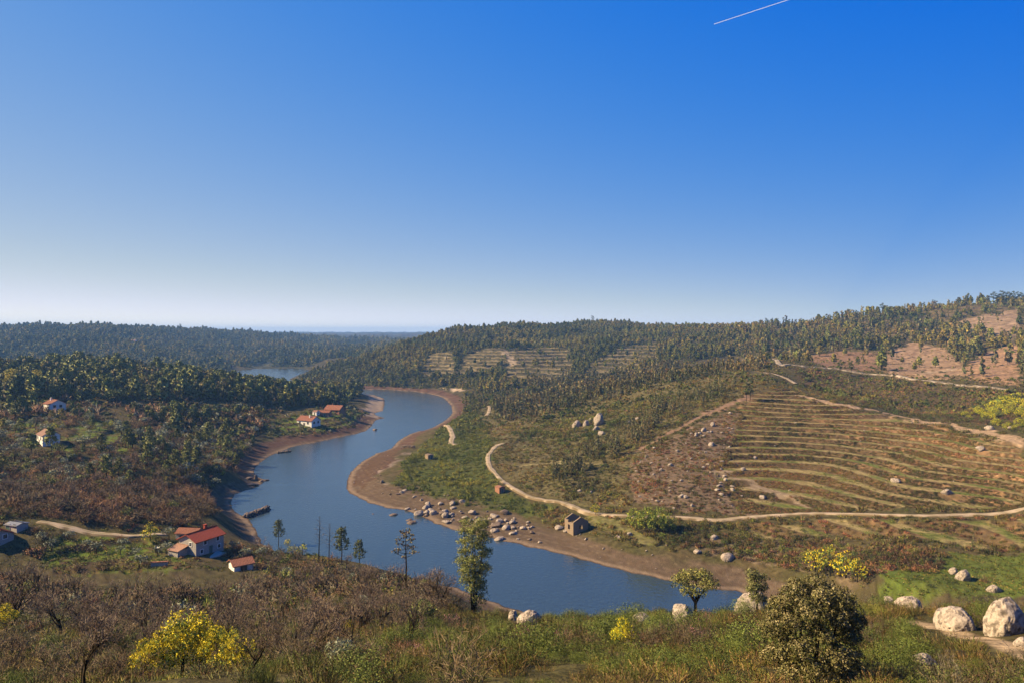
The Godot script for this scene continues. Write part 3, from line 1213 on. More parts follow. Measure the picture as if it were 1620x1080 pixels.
func gable_roof(size: Vector3, rise: float, over: float, lean := 0.0) -> ArrayMesh:
	# two slopes of ribbed tiles, with a thickness and a ridge
	var s := Shape.new()
	var l := size.z / 2 + over
	var n := int(l * 2.0 / 0.36)
	for side in [-1.0, 1.0]:
		var slope: float = rise / (size.x / 2)
		var ex: float = side * (size.x / 2 + over)
		var ey: float = size.y - slope * over
		var ridge := Vector3(lean, size.y + rise + 0.10, 0)
		for i in n:
			var z0 := lerpf(-l, l, float(i) / n)
			var z1 := lerpf(-l, l, (i + 0.5) / n)
			var z2 := lerpf(-l, l, (i + 1.0) / n)
			for q in [[z0, z1, 0.0, 0.07], [z1, z2, 0.07, 0.0]]:
				var a := Vector3(ex, ey + 0.10 + q[2], q[0])
				var b := Vector3(ex, ey + 0.10 + q[3], q[1])
				var c := Vector3(ridge.x, ridge.y + q[3], q[1])
				var d := Vector3(ridge.x, ridge.y + q[2], q[0])
				if side > 0:
					s.quad(a, d, c, b)
				else:
					s.quad(a, b, c, d)
		# underside and edge
		var e0 := Vector3(ex, ey - 0.04, -l)
		var e1 := Vector3(ex, ey - 0.04, l)
		var r0 := Vector3(lean, size.y + rise - 0.04, -l)
		var r1 := Vector3(lean, size.y + rise - 0.04, l)
		if side > 0:
			s.quad(e0, e1, r1, r0)
		else:
			s.quad(e1, e0, r0, r1)
		for z in [-l, l]:
			s.quad(Vector3(ex, ey - 0.04, z), Vector3(ex, ey + 0.13, z), Vector3(lean, size.y + rise + 0.13, z), Vector3(lean, size.y + rise - 0.04, z))
		s.quad(Vector3(ex, ey - 0.04, -l), Vector3(ex, ey + 0.12, -l), Vector3(ex, ey + 0.12, l), Vector3(ex, ey - 0.04, l))
	return s.mesh()

func ridge_cap(size: Vector3, rise: float, over: float) -> ArrayMesh:
	var s := Shape.new()
	var l := size.z / 2 + over
	s.tube([Vector3(0, size.y + rise + 0.12, -l), Vector3(0, size.y + rise + 0.12, l)], [0.13, 0.13], 6)
	return s.mesh()

func gable_walls(size: Vector3, rise: float, depth := 2.5) -> ArrayMesh:
	var s := Shape.new()
	var x := size.x / 2
	var z := size.z / 2
	var y := size.y
	for k in [1.0, -1.0]:
		var a := Vector3(-x, -depth, z * k)
		var b := Vector3(x, -depth, z * k)
		var c := Vector3(x, y, z * k)
		var t := Vector3(0, y + rise, z * k)
		var d := Vector3(-x, y, z * k)
		if k > 0:
			s.quad(a, d, c, b)
			s.flat(d, t, c)
		else:
			s.quad(b, c, d, a)
			s.flat(c, t, d)
	s.quad(Vector3(x, -depth, z), Vector3(x, y, z), Vector3(x, y, -z), Vector3(x, -depth, -z))
	s.quad(Vector3(-x, -depth, -z), Vector3(-x, y, -z), Vector3(-x, y, z), Vector3(-x, -depth, z))
	return s.mesh()

func build_houses():
	for h in HOUSES:
		var size: Vector3 = h.size
		var yaw := deg_to_rad(h.yaw)
		var lowest := 1e9
		for cx in [-0.5, 0.0, 0.5]:
			for cz in [-0.5, 0.0, 0.5]:
				var q := Vector3(cx * size.x, 0, cz * size.z).rotated(Vector3.UP, yaw)
				lowest = minf(lowest, lerpf(gh(h.x + q.x, h.d - q.z), gh(h.x, h.d), 0.5))
		clear.append(Vector3(h.x, h.d, maxf(size.x, size.z) * 0.62 + 1.0))
		clear_tall.append(Vector3(h.x * (1.0 - 7.0 / h.d), h.d - 7.0, 5.0))
		if h.d < 420.0:
			clear_tall.append(Vector3(h.x * (1.0 - 13.0 / h.d), h.d - 13.0, 4.5))
		var o := thing(h.name, Vector3(h.x, lowest, -h.d), yaw, h.label, "house" if size.z > 6.2 else "hut")
		part("wall", gable_walls(size, h.roof), M[h.wall], o)
		var rf := part("roof", gable_roof(size, h.roof, h.over), M[h.tile], o)
		if h.wall != h.tile:
			part("ridge", ridge_cap(size, h.roof, h.over), M[h.tile], rf)
		if h.chimney.size():
			var c := Shape.new()
			var x: float = h.chimney[0]
			var z: float = h.chimney[1]
			var top: float = size.y + h.roof + 0.75
			c.box(Vector3(x - 0.32, size.y, z - 0.32), Vector3(x + 0.32, top, z + 0.32))
			c.box(Vector3(x - 0.42, top, z - 0.42), Vector3(x + 0.42, top + 0.14, z + 0.42))
			part("chimney", c.mesh(), M[h.wall] if h.name != "red_roofed_house" else M.red_tile, rf)
		for w in h.windows:
			opening(o, "window", w[0], w[1], w[2], w[3], w[4], size, M.white_paint if h.wall == "stone_wall" else M.dark_wood, M.glass, "pane")
		var d: Array = h.door
		opening(o, "door", d[0], d[1], 0.02, d[2], d[3], size, M.concrete, M.green_paint if h.wall != "white_wall" else M.dark_wood, "door_leaf")
		if h.name == "red_roofed_house":
			# lean-to against the near gable, terrace slab, and the shallow wing on the far left slope
			var s := Shape.new()
			var z0 := size.z / 2
			for b in [[-3.6, 0.2, 2.2, 3.0]]:
				s.box(Vector3(b[0], -2.5, z0), Vector3(b[1], b[2], z0 + b[3]))
			part("lean_to", s.mesh(), M.stone_wall, o)
			var r := Shape.new()
			r.box(Vector3(-3.9, 2.9, z0), Vector3(0.5, 3.05, z0 + 0.2))
			r.quad(Vector3(-3.9, 2.95, z0 + 0.05), Vector3(0.5, 2.95, z0 + 0.05), Vector3(0.5, 2.15, z0 + 3.3), Vector3(-3.9, 2.15, z0 + 3.3))
			r.quad(Vector3(-3.9, 2.1, z0 + 3.3), Vector3(-3.9, 2.22, z0 + 3.3), Vector3(0.5, 2.22, z0 + 3.3), Vector3(0.5, 2.1, z0 + 3.3))
			part("lean_to_roof", r.mesh(), M.pale_tile, o)
			var p := Shape.new()
			p.box(Vector3(size.x / 2, -1.6, -2.5), Vector3(size.x / 2 + 3.2, 0.0, 2.5))
			part("terrace", p.mesh(), M.concrete, o)
		if h.name == "garden_shed":
			var p := Shape.new()
			p.box(Vector3(size.x / 2 + 0.3, -1.5, -size.z / 2 + 0.1), Vector3(size.x / 2 + 0.45, size.y - 0.25, -size.z / 2 + 0.25))
			part("post", p.mesh(), M.concrete, o)
	build_ruin()

func build_ruin():
	# roofless stone building with two gables by the mud flat
	clear.append(Vector3(RUIN.x, RUIN.y, 7.0))
	var o := thing("stone_ruin", on_ground(RUIN.x, RUIN.y, -0.4), deg_to_rad(24.0), "roofless two-gabled stone ruin standing at the edge of the mud flat", "ruin")
	var w := 2.9
	var l := 3.0
	var t := 0.5
	var hh := 3.9
	var rise := 1.6
	for k in [1.0, -1.0]:
		var s := Shape.new()
		var z0: float = l * k
		var z1: float = (l - t) * k
		# gable with a window hole: built round the opening
		for b in [[-w, -0.6, -2.0, hh], [0.6, w, -2.0, hh], [-0.6, 0.6, -2.0, 1.4], [-0.6, 0.6, 2.9, hh]]:
			s.box(Vector3(b[0], b[2], minf(z0, z1)), Vector3(b[1], b[3], maxf(z0, z1)))
		var zf := maxf(z0, z1)
		var zb := minf(z0, z1)
		s.flat(Vector3(-w, hh, zf), Vector3(0, hh + rise, zf), Vector3(w, hh, zf))
		s.flat(Vector3(w, hh, zb), Vector3(0, hh + rise, zb), Vector3(-w, hh, zb))
		s.quad(Vector3(-w, hh, zb), Vector3(0, hh + rise, zb), Vector3(0, hh + rise, zf), Vector3(-w, hh, zf))
		s.quad(Vector3(0, hh + rise, zb), Vector3(w, hh, zb), Vector3(w, hh, zf), Vector3(0, hh + rise, zf))
		part("gable_wall", s.mesh(), M.ruin_wall, o)
	for k in [1.0, -1.0]:
		var s := Shape.new()
		var x0: float = minf(w * k, (w - t) * k)
		var x1: float = maxf(w * k, (w - t) * k)
		var z := l - t
		for b in [[-z, -0.7, -2.0, hh], [0.7, z, -2.0, hh - 0.3], [-0.7, 0.7, -2.0, 0.9], [-0.7, 0.7, 2.6, hh - 0.6]]:
			s.box(Vector3(x0, b[2], b[0]), Vector3(x1, b[3], b[1]))
		part("side_wall", s.mesh(), M.ruin_wall, o)

# ---------------------------------------------------------------- rocks
func boulder(seed_: int, detail: int, stretch: float, rough: float, cut := 0.95) -> ArrayMesh:
	var f := FastNoiseLite.new()
	f.noise_type = FastNoiseLite.TYPE_SIMPLEX_SMOOTH
	f.seed = seed_
	f.frequency = 0.9
	f.fractal_octaves = 4
	var g := RandomNumberGenerator.new()
	g.seed = seed_
	var cuts := []
	for i in 11:
		var n := Vector3(g.randf_range(-1, 1), g.randf_range(-0.6, 1), g.randf_range(-1, 1)).normalized()
		cuts.append([n, g.randf_range(0.55, 0.88)])
	var st := SurfaceTool.new()
	st.begin(Mesh.PRIMITIVE_TRIANGLES)
	var rows := detail
	var cols := detail * 2
	for j in rows + 1:
		var b := PI * (float(j) / rows - 0.5)
		for i in cols:
			var a := TAU * i / cols
			var p := Vector3(cos(a) * cos(b), sin(b), sin(a) * cos(b))
			var r := 1.0 + rough * f.get_noise_3dv(p * 1.2) + rough * 0.35 * f.get_noise_3dv(p * 4.0)
			for c in cuts:
				var d: float = p.dot(c[0]) * r
				if d > c[1]:
					r *= lerpf(1.0, c[1] / d, cut)
			p *= r
			# a furrow or two, as old granite has
			var fu := absf(f.get_noise_3dv(p * 0.8 + Vector3(7, 3, 1)))
			p *= 1.0 - 0.10 * (1.0 - smoothstep(0.0, 0.06, fu))
			st.add_vertex(Vector3(p.x * 0.5, p.y * 0.6, p.z * 0.5 * stretch))
	for j in rows:
		for i in cols:
			var a := j * cols + i
			var b := j * cols + (i + 1) % cols
			for k in [a, a + cols, b, b, a + cols, b + cols]:
				st.add_index(k)
	st.generate_normals()
	return st.commit()

func build_rocks():
	var kinds := []
	for i in 7:
		kinds.append([boulder(40 + i, 14, 1.0, 0.42), boulder(40 + i, 44, 1.0, 0.20, 0.6)])
	var k := 0
	for r in ROCKS:
		k += 1
		var near: bool = r[2] < 200.0
		var o := MeshInstance3D.new()
		o.name = numbered("boulder")
		o.mesh = kinds[k % 7][1 if near else 0]
		o.material_override = M[r[6]]
		o.position = Vector3(r[1], maxf(gh(r[1], r[2]), -0.3) + r[4] * 0.12, -r[2] - r[3] * 0.2)
		o.rotation = Vector3(rnd(-0.12, 0.12), rnd(-0.5, 0.5), rnd(-0.12, 0.12))
		var fit := 0.86 if near else 0.68
		o.scale = Vector3(r[3] * fit, r[4] * (0.95 if near else 0.78), r[3] * fit * (0.7 + 0.3 * r[5]))
		add_child(o)
		tag(o, r[0], "boulder")
		clear.append(Vector3(r[1], r[2] - r[3] * 0.2, r[3] * 0.46))
		if near and r[2] < 90.0:
			for q in 6:
				var back: float = r[3] * (0.7 + 0.6 * q)
				(clear if q < 2 or r[1] / r[2] < 0.3 else clear_tall).append(Vector3(r[1] * (1.0 - back / r[2]), r[2] - back, r[3] * 0.62))
	# loose stones on the bracken slope and along the banks
	var spots := [["bracken_slope", 120, 0.7, 2.6, "rock", "loose pale granite stone on the red bracken slope", "stones on the bracken slope"], ["terraces", 18, 0.6, 1.5, "rock", "loose stone among the striped terraces", "stones among the terraces"], ["grass_slope", 16, 0.8, 2.2, "rock", "grey stone in the dry grass above the dirt road", "stones on the grassy slope"], ["right_bank", 9, 0.5, 1.4, "rock", "grey stone in the brambles above the mud flat", "stones above the mud flat"]]
	for q in spots:
		var b: Rect2 = box[q[0]]
		var made := 0
		while made < q[1]:
			var p := b.position + Vector2(rng.randf(), rng.randf()) * b.size
			if not Geometry2D.is_point_in_polygon(p, Z[q[0]]) or to_road("valley_road", p) < 3.0:
				continue
			made += 1
			stone(kinds, p, q[2] + (q[3] - q[2]) * pow(rng.randf(), 3.0), q[4], q[5], q[6])
	for i in 55:
		var a: Vector2 = BANK[0].lerp(BANK[1], i / 60.0) + Vector2(rnd(-6, 6), rnd(-7, 7))
		if grid(GD, a.x, a.y) > 0.5:
			stone(kinds, a, 1.2 + 3.4 * pow(rng.randf(), 2.0), "rock" if i % 4 else "wet_rock", "granite boulder in the belt of rocks along the right bank", "boulders along the right bank")
	# stones along the water's edge of the right bank
	for i in 84:
		var a := SHORE.size() - 24 + (i * 7) % 17
		var p := SHORE[a].lerp(SHORE[a + 1], rng.randf()) + Vector2(rnd(1, 16), rnd(0, 14))
		if grid(GD, p.x, p.y) > 1.5 and p.y > 185.0:
			stone(kinds, p, 0.4 + 2.0 * pow(rng.randf(), 3.0), "wet_rock" if i % 3 == 0 else "rock", "small stone on the drained right bank of the river", "stones on the right bank")

var stone_labels := {}

func stone(kinds: Array, p: Vector2, w: float, m: String, label: String, group: String):
	var o := MeshInstance3D.new()
	o.name = numbered("loose_stone")
	o.mesh = kinds[rng.randi() % 7][0]
	o.material_override = M[m]
	var h := w * rnd(0.35, 0.65)
	o.position = on_ground(p.x, p.y, h * 0.28)
	o.rotation = Vector3(rnd(-0.2, 0.2), rnd(0, TAU), rnd(-0.2, 0.2))
	o.scale = Vector3(w, h, w * rnd(0.6, 1.0))
	add_child(o)
	singles.append([o, "stone", [p.x, o.position.y, p.y, h, 0, 0, group]])
	stone_labels[group] = label

# ---------------------------------------------------------------- single plants
func specimen_kinds():
	var tr: Shape
	var cr: Shape
	# tall broadleaf tree with forked trunks
	tr = Shape.new()
	cr = Shape.new()
	var lobes := []
	for b in 4:
		var a := TAU * b / 4.0 + 0.4
		var p1 := Vector3(cos(a) * 0.35, 3.0, sin(a) * 0.35)
		var p2 := Vector3(cos(a) * 0.9, 6.5, sin(a) * 0.9)
		var p3 := Vector3(cos(a) * 1.2, 10.0, sin(a) * 1.2)
		tr.tube([Vector3(cos(a) * 0.12, -0.5, sin(a) * 0.12), p1, p2, p3], [0.17, 0.13, 0.09, 0.03], 6)
		for i in 7:
			var y := 4.6 + i * 1.05
			var q := Vector3(cos(a + i * 2.1) * 1.75, y + 0.6, sin(a + i * 2.1) * 1.75)
			tr.tube([Vector3(cos(a) * y * 0.1, y - 0.4, sin(a) * y * 0.1), q], [0.045, 0.012], 4)
	for i in 30:
		var f := (i + 0.5) / 30.0
		var y := 3.4 + 8.6 * f
		var wid := 2.25 * sqrt(maxf(0.0, 1.0 - pow((f - 0.55) / 0.62, 2.0)))
		var a := i * 2.4
		lobes.append([Vector3(cos(a) * wid * 0.68, y, sin(a) * wid * 0.68), Vector3(1.05, 0.8, 1.05) * rnd(0.75, 1.15)])
	clumps(cr, lobes, 3600, 7, 0.25, 0.078, [Color(0.085, 0.098, 0.028), Color(0.11, 0.118, 0.036), Color(0.065, 0.080, 0.026), Color(0.135, 0.13, 0.045)], 0.0, 0.15)
	clumps(cr, [[Vector3(0.5, 2.2, 0.2), Vector3(1.5, 1.7, 1.5)]], 130, 6, 0.3, 0.11, [Color(0.10, 0.105, 0.04), Color(0.075, 0.085, 0.03)], 0.3, 0.1)
	store("tall_tree", 2, tr, cr, M.bark, M.leaves, 12.2)
	# round crown on a short dark trunk
	tr = Shape.new()
	cr = Shape.new()
	tr.tube([Vector3(0, -0.6, 0), Vector3(0.05, 1.3, 0)], [0.19, 0.15], 6)
	lobes = []
	for i in 9:
		var a := TAU * i / 9.0
		var q := Vector3(cos(a) * 1.55, 3.2 + 0.35 * sin(i * 1.7), sin(a) * 1.55)
		tr.tube([Vector3(0.05, 1.2, 0), Vector3(cos(a) * 0.6, 2.2, sin(a) * 0.6), q], [0.085, 0.06, 0.02], 5)
		lobes.append([q, Vector3(0.95, 0.8, 0.95) * rnd(0.85, 1.15)])
	for q in [Vector3(-0.7, 4.0, 0), Vector3(0.8, 4.1, 0.2), Vector3(0, 3.8, -0.8)]:
		lobes.append([q, Vector3(0.95, 0.7, 0.95)])
	clumps(cr, lobes, 900, 6, 0.22, 0.085, [Color(0.085, 0.088, 0.028), Color(0.12, 0.11, 0.038), Color(0.06, 0.068, 0.022)], 0.0, 0.3)
	store("round_tree", 2, tr, cr, M.bark, M.leaves, 4.9)
	# slim upright tree
	tr = Shape.new()
	cr = Shape.new()
	tr.tube([Vector3(0, -0.5, 0), Vector3(0.06, 1.5, 0), Vector3(0.0, 3.6, 0)], [0.09, 0.07, 0.02], 6)
	lobes = []
	for i in 8:
		var a := i * 2.2
		var y := 1.7 + 0.33 * i
		lobes.append([Vector3(cos(a) * 0.5, y, sin(a) * 0.5), Vector3(0.62, 0.5, 0.62)])
		tr.tube([Vector3(0.03, y - 0.4, 0), Vector3(cos(a) * 0.6, y, sin(a) * 0.6)], [0.03, 0.01], 4)
	clumps(cr, lobes, 800, 6, 0.17, 0.07, [Color(0.085, 0.088, 0.036), Color(0.11, 0.105, 0.045), Color(0.06, 0.066, 0.026)], 0.4, 0.2)
	store("slim_tree", 2, tr, cr, M.bark, M.leaves, 4.3)
	# great evergreen bush in front
	tr = Shape.new()
	cr = Shape.new()
	lobes = []
	for b in 7:
		var a := TAU * b / 7.0
		tr.tube([Vector3(cos(a) * 0.2, -0.5, sin(a) * 0.2), Vector3(cos(a) * 0.8, 1.6, sin(a) * 0.8), Vector3(cos(a) * 1.1, 3.0, sin(a) * 1.1)], [0.07, 0.05, 0.015], 5)
	for i in 34:
		var f := (i + 0.5) / 34.0
		var y := 0.5 + 3.4 * f
		var wid := 2.05 * sqrt(maxf(0.0, 1.0 - pow((f - 0.32) / 0.72, 2.0)))
		var a := i * 2.4
		lobes.append([Vector3(cos(a) * wid * 0.75, y, sin(a) * wid * 0.75), Vector3(0.60, 0.50, 0.60) * rnd(0.55, 1.4)])
	clumps(cr, lobes, 7600, 7, 0.12, 0.046, [Color(0.055, 0.052, 0.021), Color(0.080, 0.072, 0.030), Color(0.038, 0.040, 0.015), Color(0.125, 0.108, 0.058)], 0.2, 0.35)
	store("holm_bush", 2, tr, cr, M.bark, M.leaves, 4.3)
	# open pines by the river
	for kind in ["river_pine", "tuft_pine"]:
		tr = Shape.new()
		cr = Shape.new()
		var thin: bool = kind == "tuft_pine"
		tr.tube([Vector3(0, -0.5, 0), Vector3(0.12, 4.0, 0), Vector3(0.0, 7.0, 0.05), Vector3(0.1, 9.6, 0)], [0.15, 0.11, 0.075, 0.02], 6)
		for i in (7 if thin else 11):
			var f := float(i) / (7.0 if thin else 11.0)
			var y := 9.5 * ((0.58 if thin else 0.40) + (0.42 if thin else 0.58) * f)
			for b in (3 if thin else 5):
				var a := TAU * b / (3.0 if thin else 5.0) + i * 1.3
				var rr := (2.0 if not thin else 1.9) * (1.05 - f * 0.78) * rnd(0.6, 1.15)
				var tip := Vector3(cos(a) * rr, y + rr * rnd(0.2, 0.45), sin(a) * rr)
				tr.tube([Vector3(0.05, y, 0), Vector3(cos(a) * rr * 0.5, y + rr * 0.1, sin(a) * rr * 0.5), tip], [0.04, 0.03, 0.012], 4)
				clumps(cr, [[tip, Vector3(0.5, 0.32, 0.5)], [tip * 0.75 + Vector3(0.05, y, 0) * 0.25, Vector3(0.4, 0.25, 0.4)]], 8 if thin else 15, 5, 0.16, 0.12, [Color(0.050, 0.062, 0.022), Color(0.078, 0.082, 0.030), Color(0.036, 0.046, 0.018)] if not thin else [Color(0.10, 0.075, 0.045), Color(0.08, 0.075, 0.04)], 0.5, 0.1)
		store(kind, 2, tr, cr, M.bark, M.leaves, 9.6)
	# dead pine
	tr = Shape.new()
	cr = Shape.new()
	tr.tube([Vector3(0, -0.5, 0), Vector3(0.1, 4.0, 0), Vector3(0.25, 8.0, 0.05), Vector3(0.3, 11.6, 0)], [0.17, 0.13, 0.09, 0.02], 6)
	for i in 26:
		var y := 4.5 + 7.0 * i / 26.0
		var a := i * 2.4
		var l := 1.5 * (1.15 - i / 30.0) * rnd(0.6, 1.2)
		var dir := Vector3(cos(a), rnd(0.1, 0.6), sin(a)).normalized()
		twig_tree(tr, cr, Vector3(0.02 * y, y, 0), dir, l * 0.7, 0.035, 2, [Color(0.10, 0.085, 0.075), Color(0.14, 0.12, 0.105)], 0.55)
	store("dead_pine", 2, tr, cr, M.bark, M.twigs, 11.6)
	# big leafless tree
	tr = Shape.new()
	cr = Shape.new()
	twig_tree(tr, cr, Vector3(0, -0.4, 0), Vector3(0.08, 1, 0).normalized(), 2.7, 0.2, 6, [Color(0.050, 0.036, 0.028), Color(0.070, 0.050, 0.038), Color(0.065, 0.040, 0.030)], 0.85)
	store("winter_tree", 2, tr, cr, M.bark, M.twigs, 8.5)
	# umbrella pine
	tr = Shape.new()
	cr = Shape.new()
	tr.tube([Vector3(0, -0.5, 0), Vector3(0.1, 5.5, 0)], [0.28, 0.2], 6)
	lobes = []
	for i in 9:
		var a := TAU * i / 8.0
		lobes.append([Vector3(cos(a) * 2.9, 7.2, sin(a) * 2.9) if i < 8 else Vector3(0, 8.3, 0), Vector3(2.2, 1.7, 2.2)])
		tr.tube([Vector3(0.1, 5.2, 0), lobes[i][0]], [0.12, 0.04], 4)
	clumps(cr, lobes, 330, 5, 0.5, 0.3, [Color(0.032, 0.046, 0.018), Color(0.046, 0.06, 0.022)], 0.2, 0.4)
	store("umbrella_pine", 2, tr, cr, M.bark, M.leaves, 10.0)
	# tall pine with a high thin crown
	tr = Shape.new()
	cr = Shape.new()
	tr.tube([Vector3(0, -0.5, 0), Vector3(0.15, 6, 0), Vector3(0, 12.5, 0)], [0.2, 0.15, 0.03], 5)
	lobes = []
	for i in 8:
		lobes.append([Vector3(cos(i * 2.4) * 1.0, 5.6 + 0.95 * i, sin(i * 2.4) * 1.0), Vector3(1.15, 0.8, 1.15) * (1.15 - i * 0.07)])
	clumps(cr, lobes, 150, 4, 0.35, 0.3, [Color(0.036, 0.045, 0.018), Color(0.05, 0.06, 0.024)], 0.3, 0.2)
	store("road_pine", 2, tr, cr, M.bark, M.leaves, 13.0)
	# ridge tree: tall, with an open layered crown
	for v in 4:
		tr = Shape.new()
		cr = Shape.new()
		tr.tube([Vector3(0, -1.5, 0), Vector3(0.2, 6, 0), Vector3(0, 13.0, 0)], [0.28, 0.2, 0.05], 5)
		lobes = []
		for i in 7:
			var a := i * 2.4 + v
			lobes.append([Vector3(cos(a) * 1.7, 6.2 + 1.1 * i + rnd(-0.4, 0.4), sin(a) * 1.7), Vector3(1.8, 1.1, 1.8) * rnd(0.7, 1.2)])
		clumps(cr, lobes, 150, 4, 0.5, 0.42, [Color(0.036, 0.045, 0.020), Color(0.05, 0.06, 0.026)], 0.2, 0.2)
		store("ridge_tree", 2, tr, cr, M.bark, M.leaves, 14.0)
	# golden-green round tree
	tr = Shape.new()
	cr = Shape.new()
	tr.tube([Vector3(0, -0.5, 0), Vector3(0.1, 4.0, 0)], [0.3, 0.2], 6)
	lobes = []
	for i in 12:
		var a := i * 2.4
		var y := 3.4 + 0.55 * i
		lobes.append([Vector3(cos(a) * 2.9 * (1.1 - i * 0.06), y, sin(a) * 2.9 * (1.1 - i * 0.06)), Vector3(2.0, 1.6, 2.0)])
	clumps(cr, lobes, 520, 5, 0.45, 0.24, [Color(0.26, 0.21, 0.026), Color(0.19, 0.175, 0.026), Color(0.33, 0.26, 0.028), Color(0.11, 0.12, 0.022)], 0.0, 0.5)
	store("golden_tree", 2, tr, cr, M.bark, M.leaves, 11.0)
	# green thicket bush
	tr = Shape.new()
	cr = Shape.new()
	tr.tube([Vector3(0, -0.5, 0), Vector3(0, 3.0, 0)], [0.15, 0.06], 5)
	lobes = []
	for i in 11:
		var a := i * 2.4
		lobes.append([Vector3(cos(a) * 2.0, 1.5 + 0.36 * i, sin(a) * 2.0), Vector3(1.3, 1.3, 1.3) * rnd(0.8, 1.1)])
	clumps(cr, lobes, 420, 5, 0.34, 0.2, [Color(0.085, 0.115, 0.022), Color(0.12, 0.14, 0.026), Color(0.06, 0.085, 0.018), Color(0.19, 0.18, 0.03)], 0.6, 0.5)
	store("thicket", 2, tr, cr, M.bark, M.leaves, 6.5)

func plant_specimens():
	var k := 0
	for s in SPECIMENS:
		k += 1
		var near := 2
		if not SP[s[0]].has(2):
			near = 0
		var d: float = s[3]
		if s[0] in ["mimosa", "cypress"]:
			near = 2 if d < 110.0 else 1
		var vs: Array = SP[s[0]][near]
		var v: Dictionary = vs[k % vs.size()]
		var called: String = {"holm_bush": "evergreen_bush", "thicket": "green_thicket_bush", "mimosa": "mimosa_tree", "cypress": "cypress_tree", "river_pine": "pine_tree", "tuft_pine": "pine_tree", "dead_pine": "dead_pine_tree", "winter_tree": "leafless_tree", "road_pine": "pine_tree", "umbrella_pine": "umbrella_pine_tree", "slim_tree": "slim_tree", "golden_tree": "golden_green_tree"}.get(s[0], s[0])
		var o := thing(called, on_ground(s[2], d, -0.1), rnd(-0.6, 0.6), s[1], "bush" if s[0] in ["holm_bush", "thicket"] else "tree", "taller trees breaking the skyline" if s[0] == "ridge_tree" else "")
		var sc: float = s[4] / v.height
		o.scale = Vector3(sc, sc, sc)
		part("trunk", v.trunk, null, o)
		part("crown", v.crown, null, o)
		if s[0] == "ridge_tree":
			singles.append([o, "ridge_tree", [s[2], o.position.y, d, s[4] * 0.6, 0, 0, "ridge_tree"]])
		clear.append(Vector3(s[2], d, clampf(s[4] * 0.16, 0.8, 2.2)))
		if s[0] == "holm_bush":
			clear.append(Vector3(s[2], d, 1.9))
			clear.append(Vector3(s[2] * 0.9, d * 0.88, 1.7))
		if s[0] in ["round_tree", "slim_tree", "tall_tree"]:
			for q in 9:
				clear_tall.append(Vector3(s[2] * (1.0 - q * 2.0 / d), d - q * 2.0, 2.6))
		if s[0] == "winter_tree":
			for q in 8:
				clear_tall.append(Vector3(s[2] * (1.0 - q * 2.5 / d), d - q * 2.5, 3.2))
		if s[0] in ["golden_tree", "umbrella_pine"]:
			for q in 7:
				var back := 6.0 * q
				clear_tall.append(Vector3(s[2] * (1.0 - back / d), d - back, 6.5))
		if s[0] == "mimosa" and d < 60.0:
			for q in 7:
				var back := 1.5 + 1.7 * q
				clear_tall.append(Vector3(s[2] * (1.0 - back / d), d - back, 3.0))

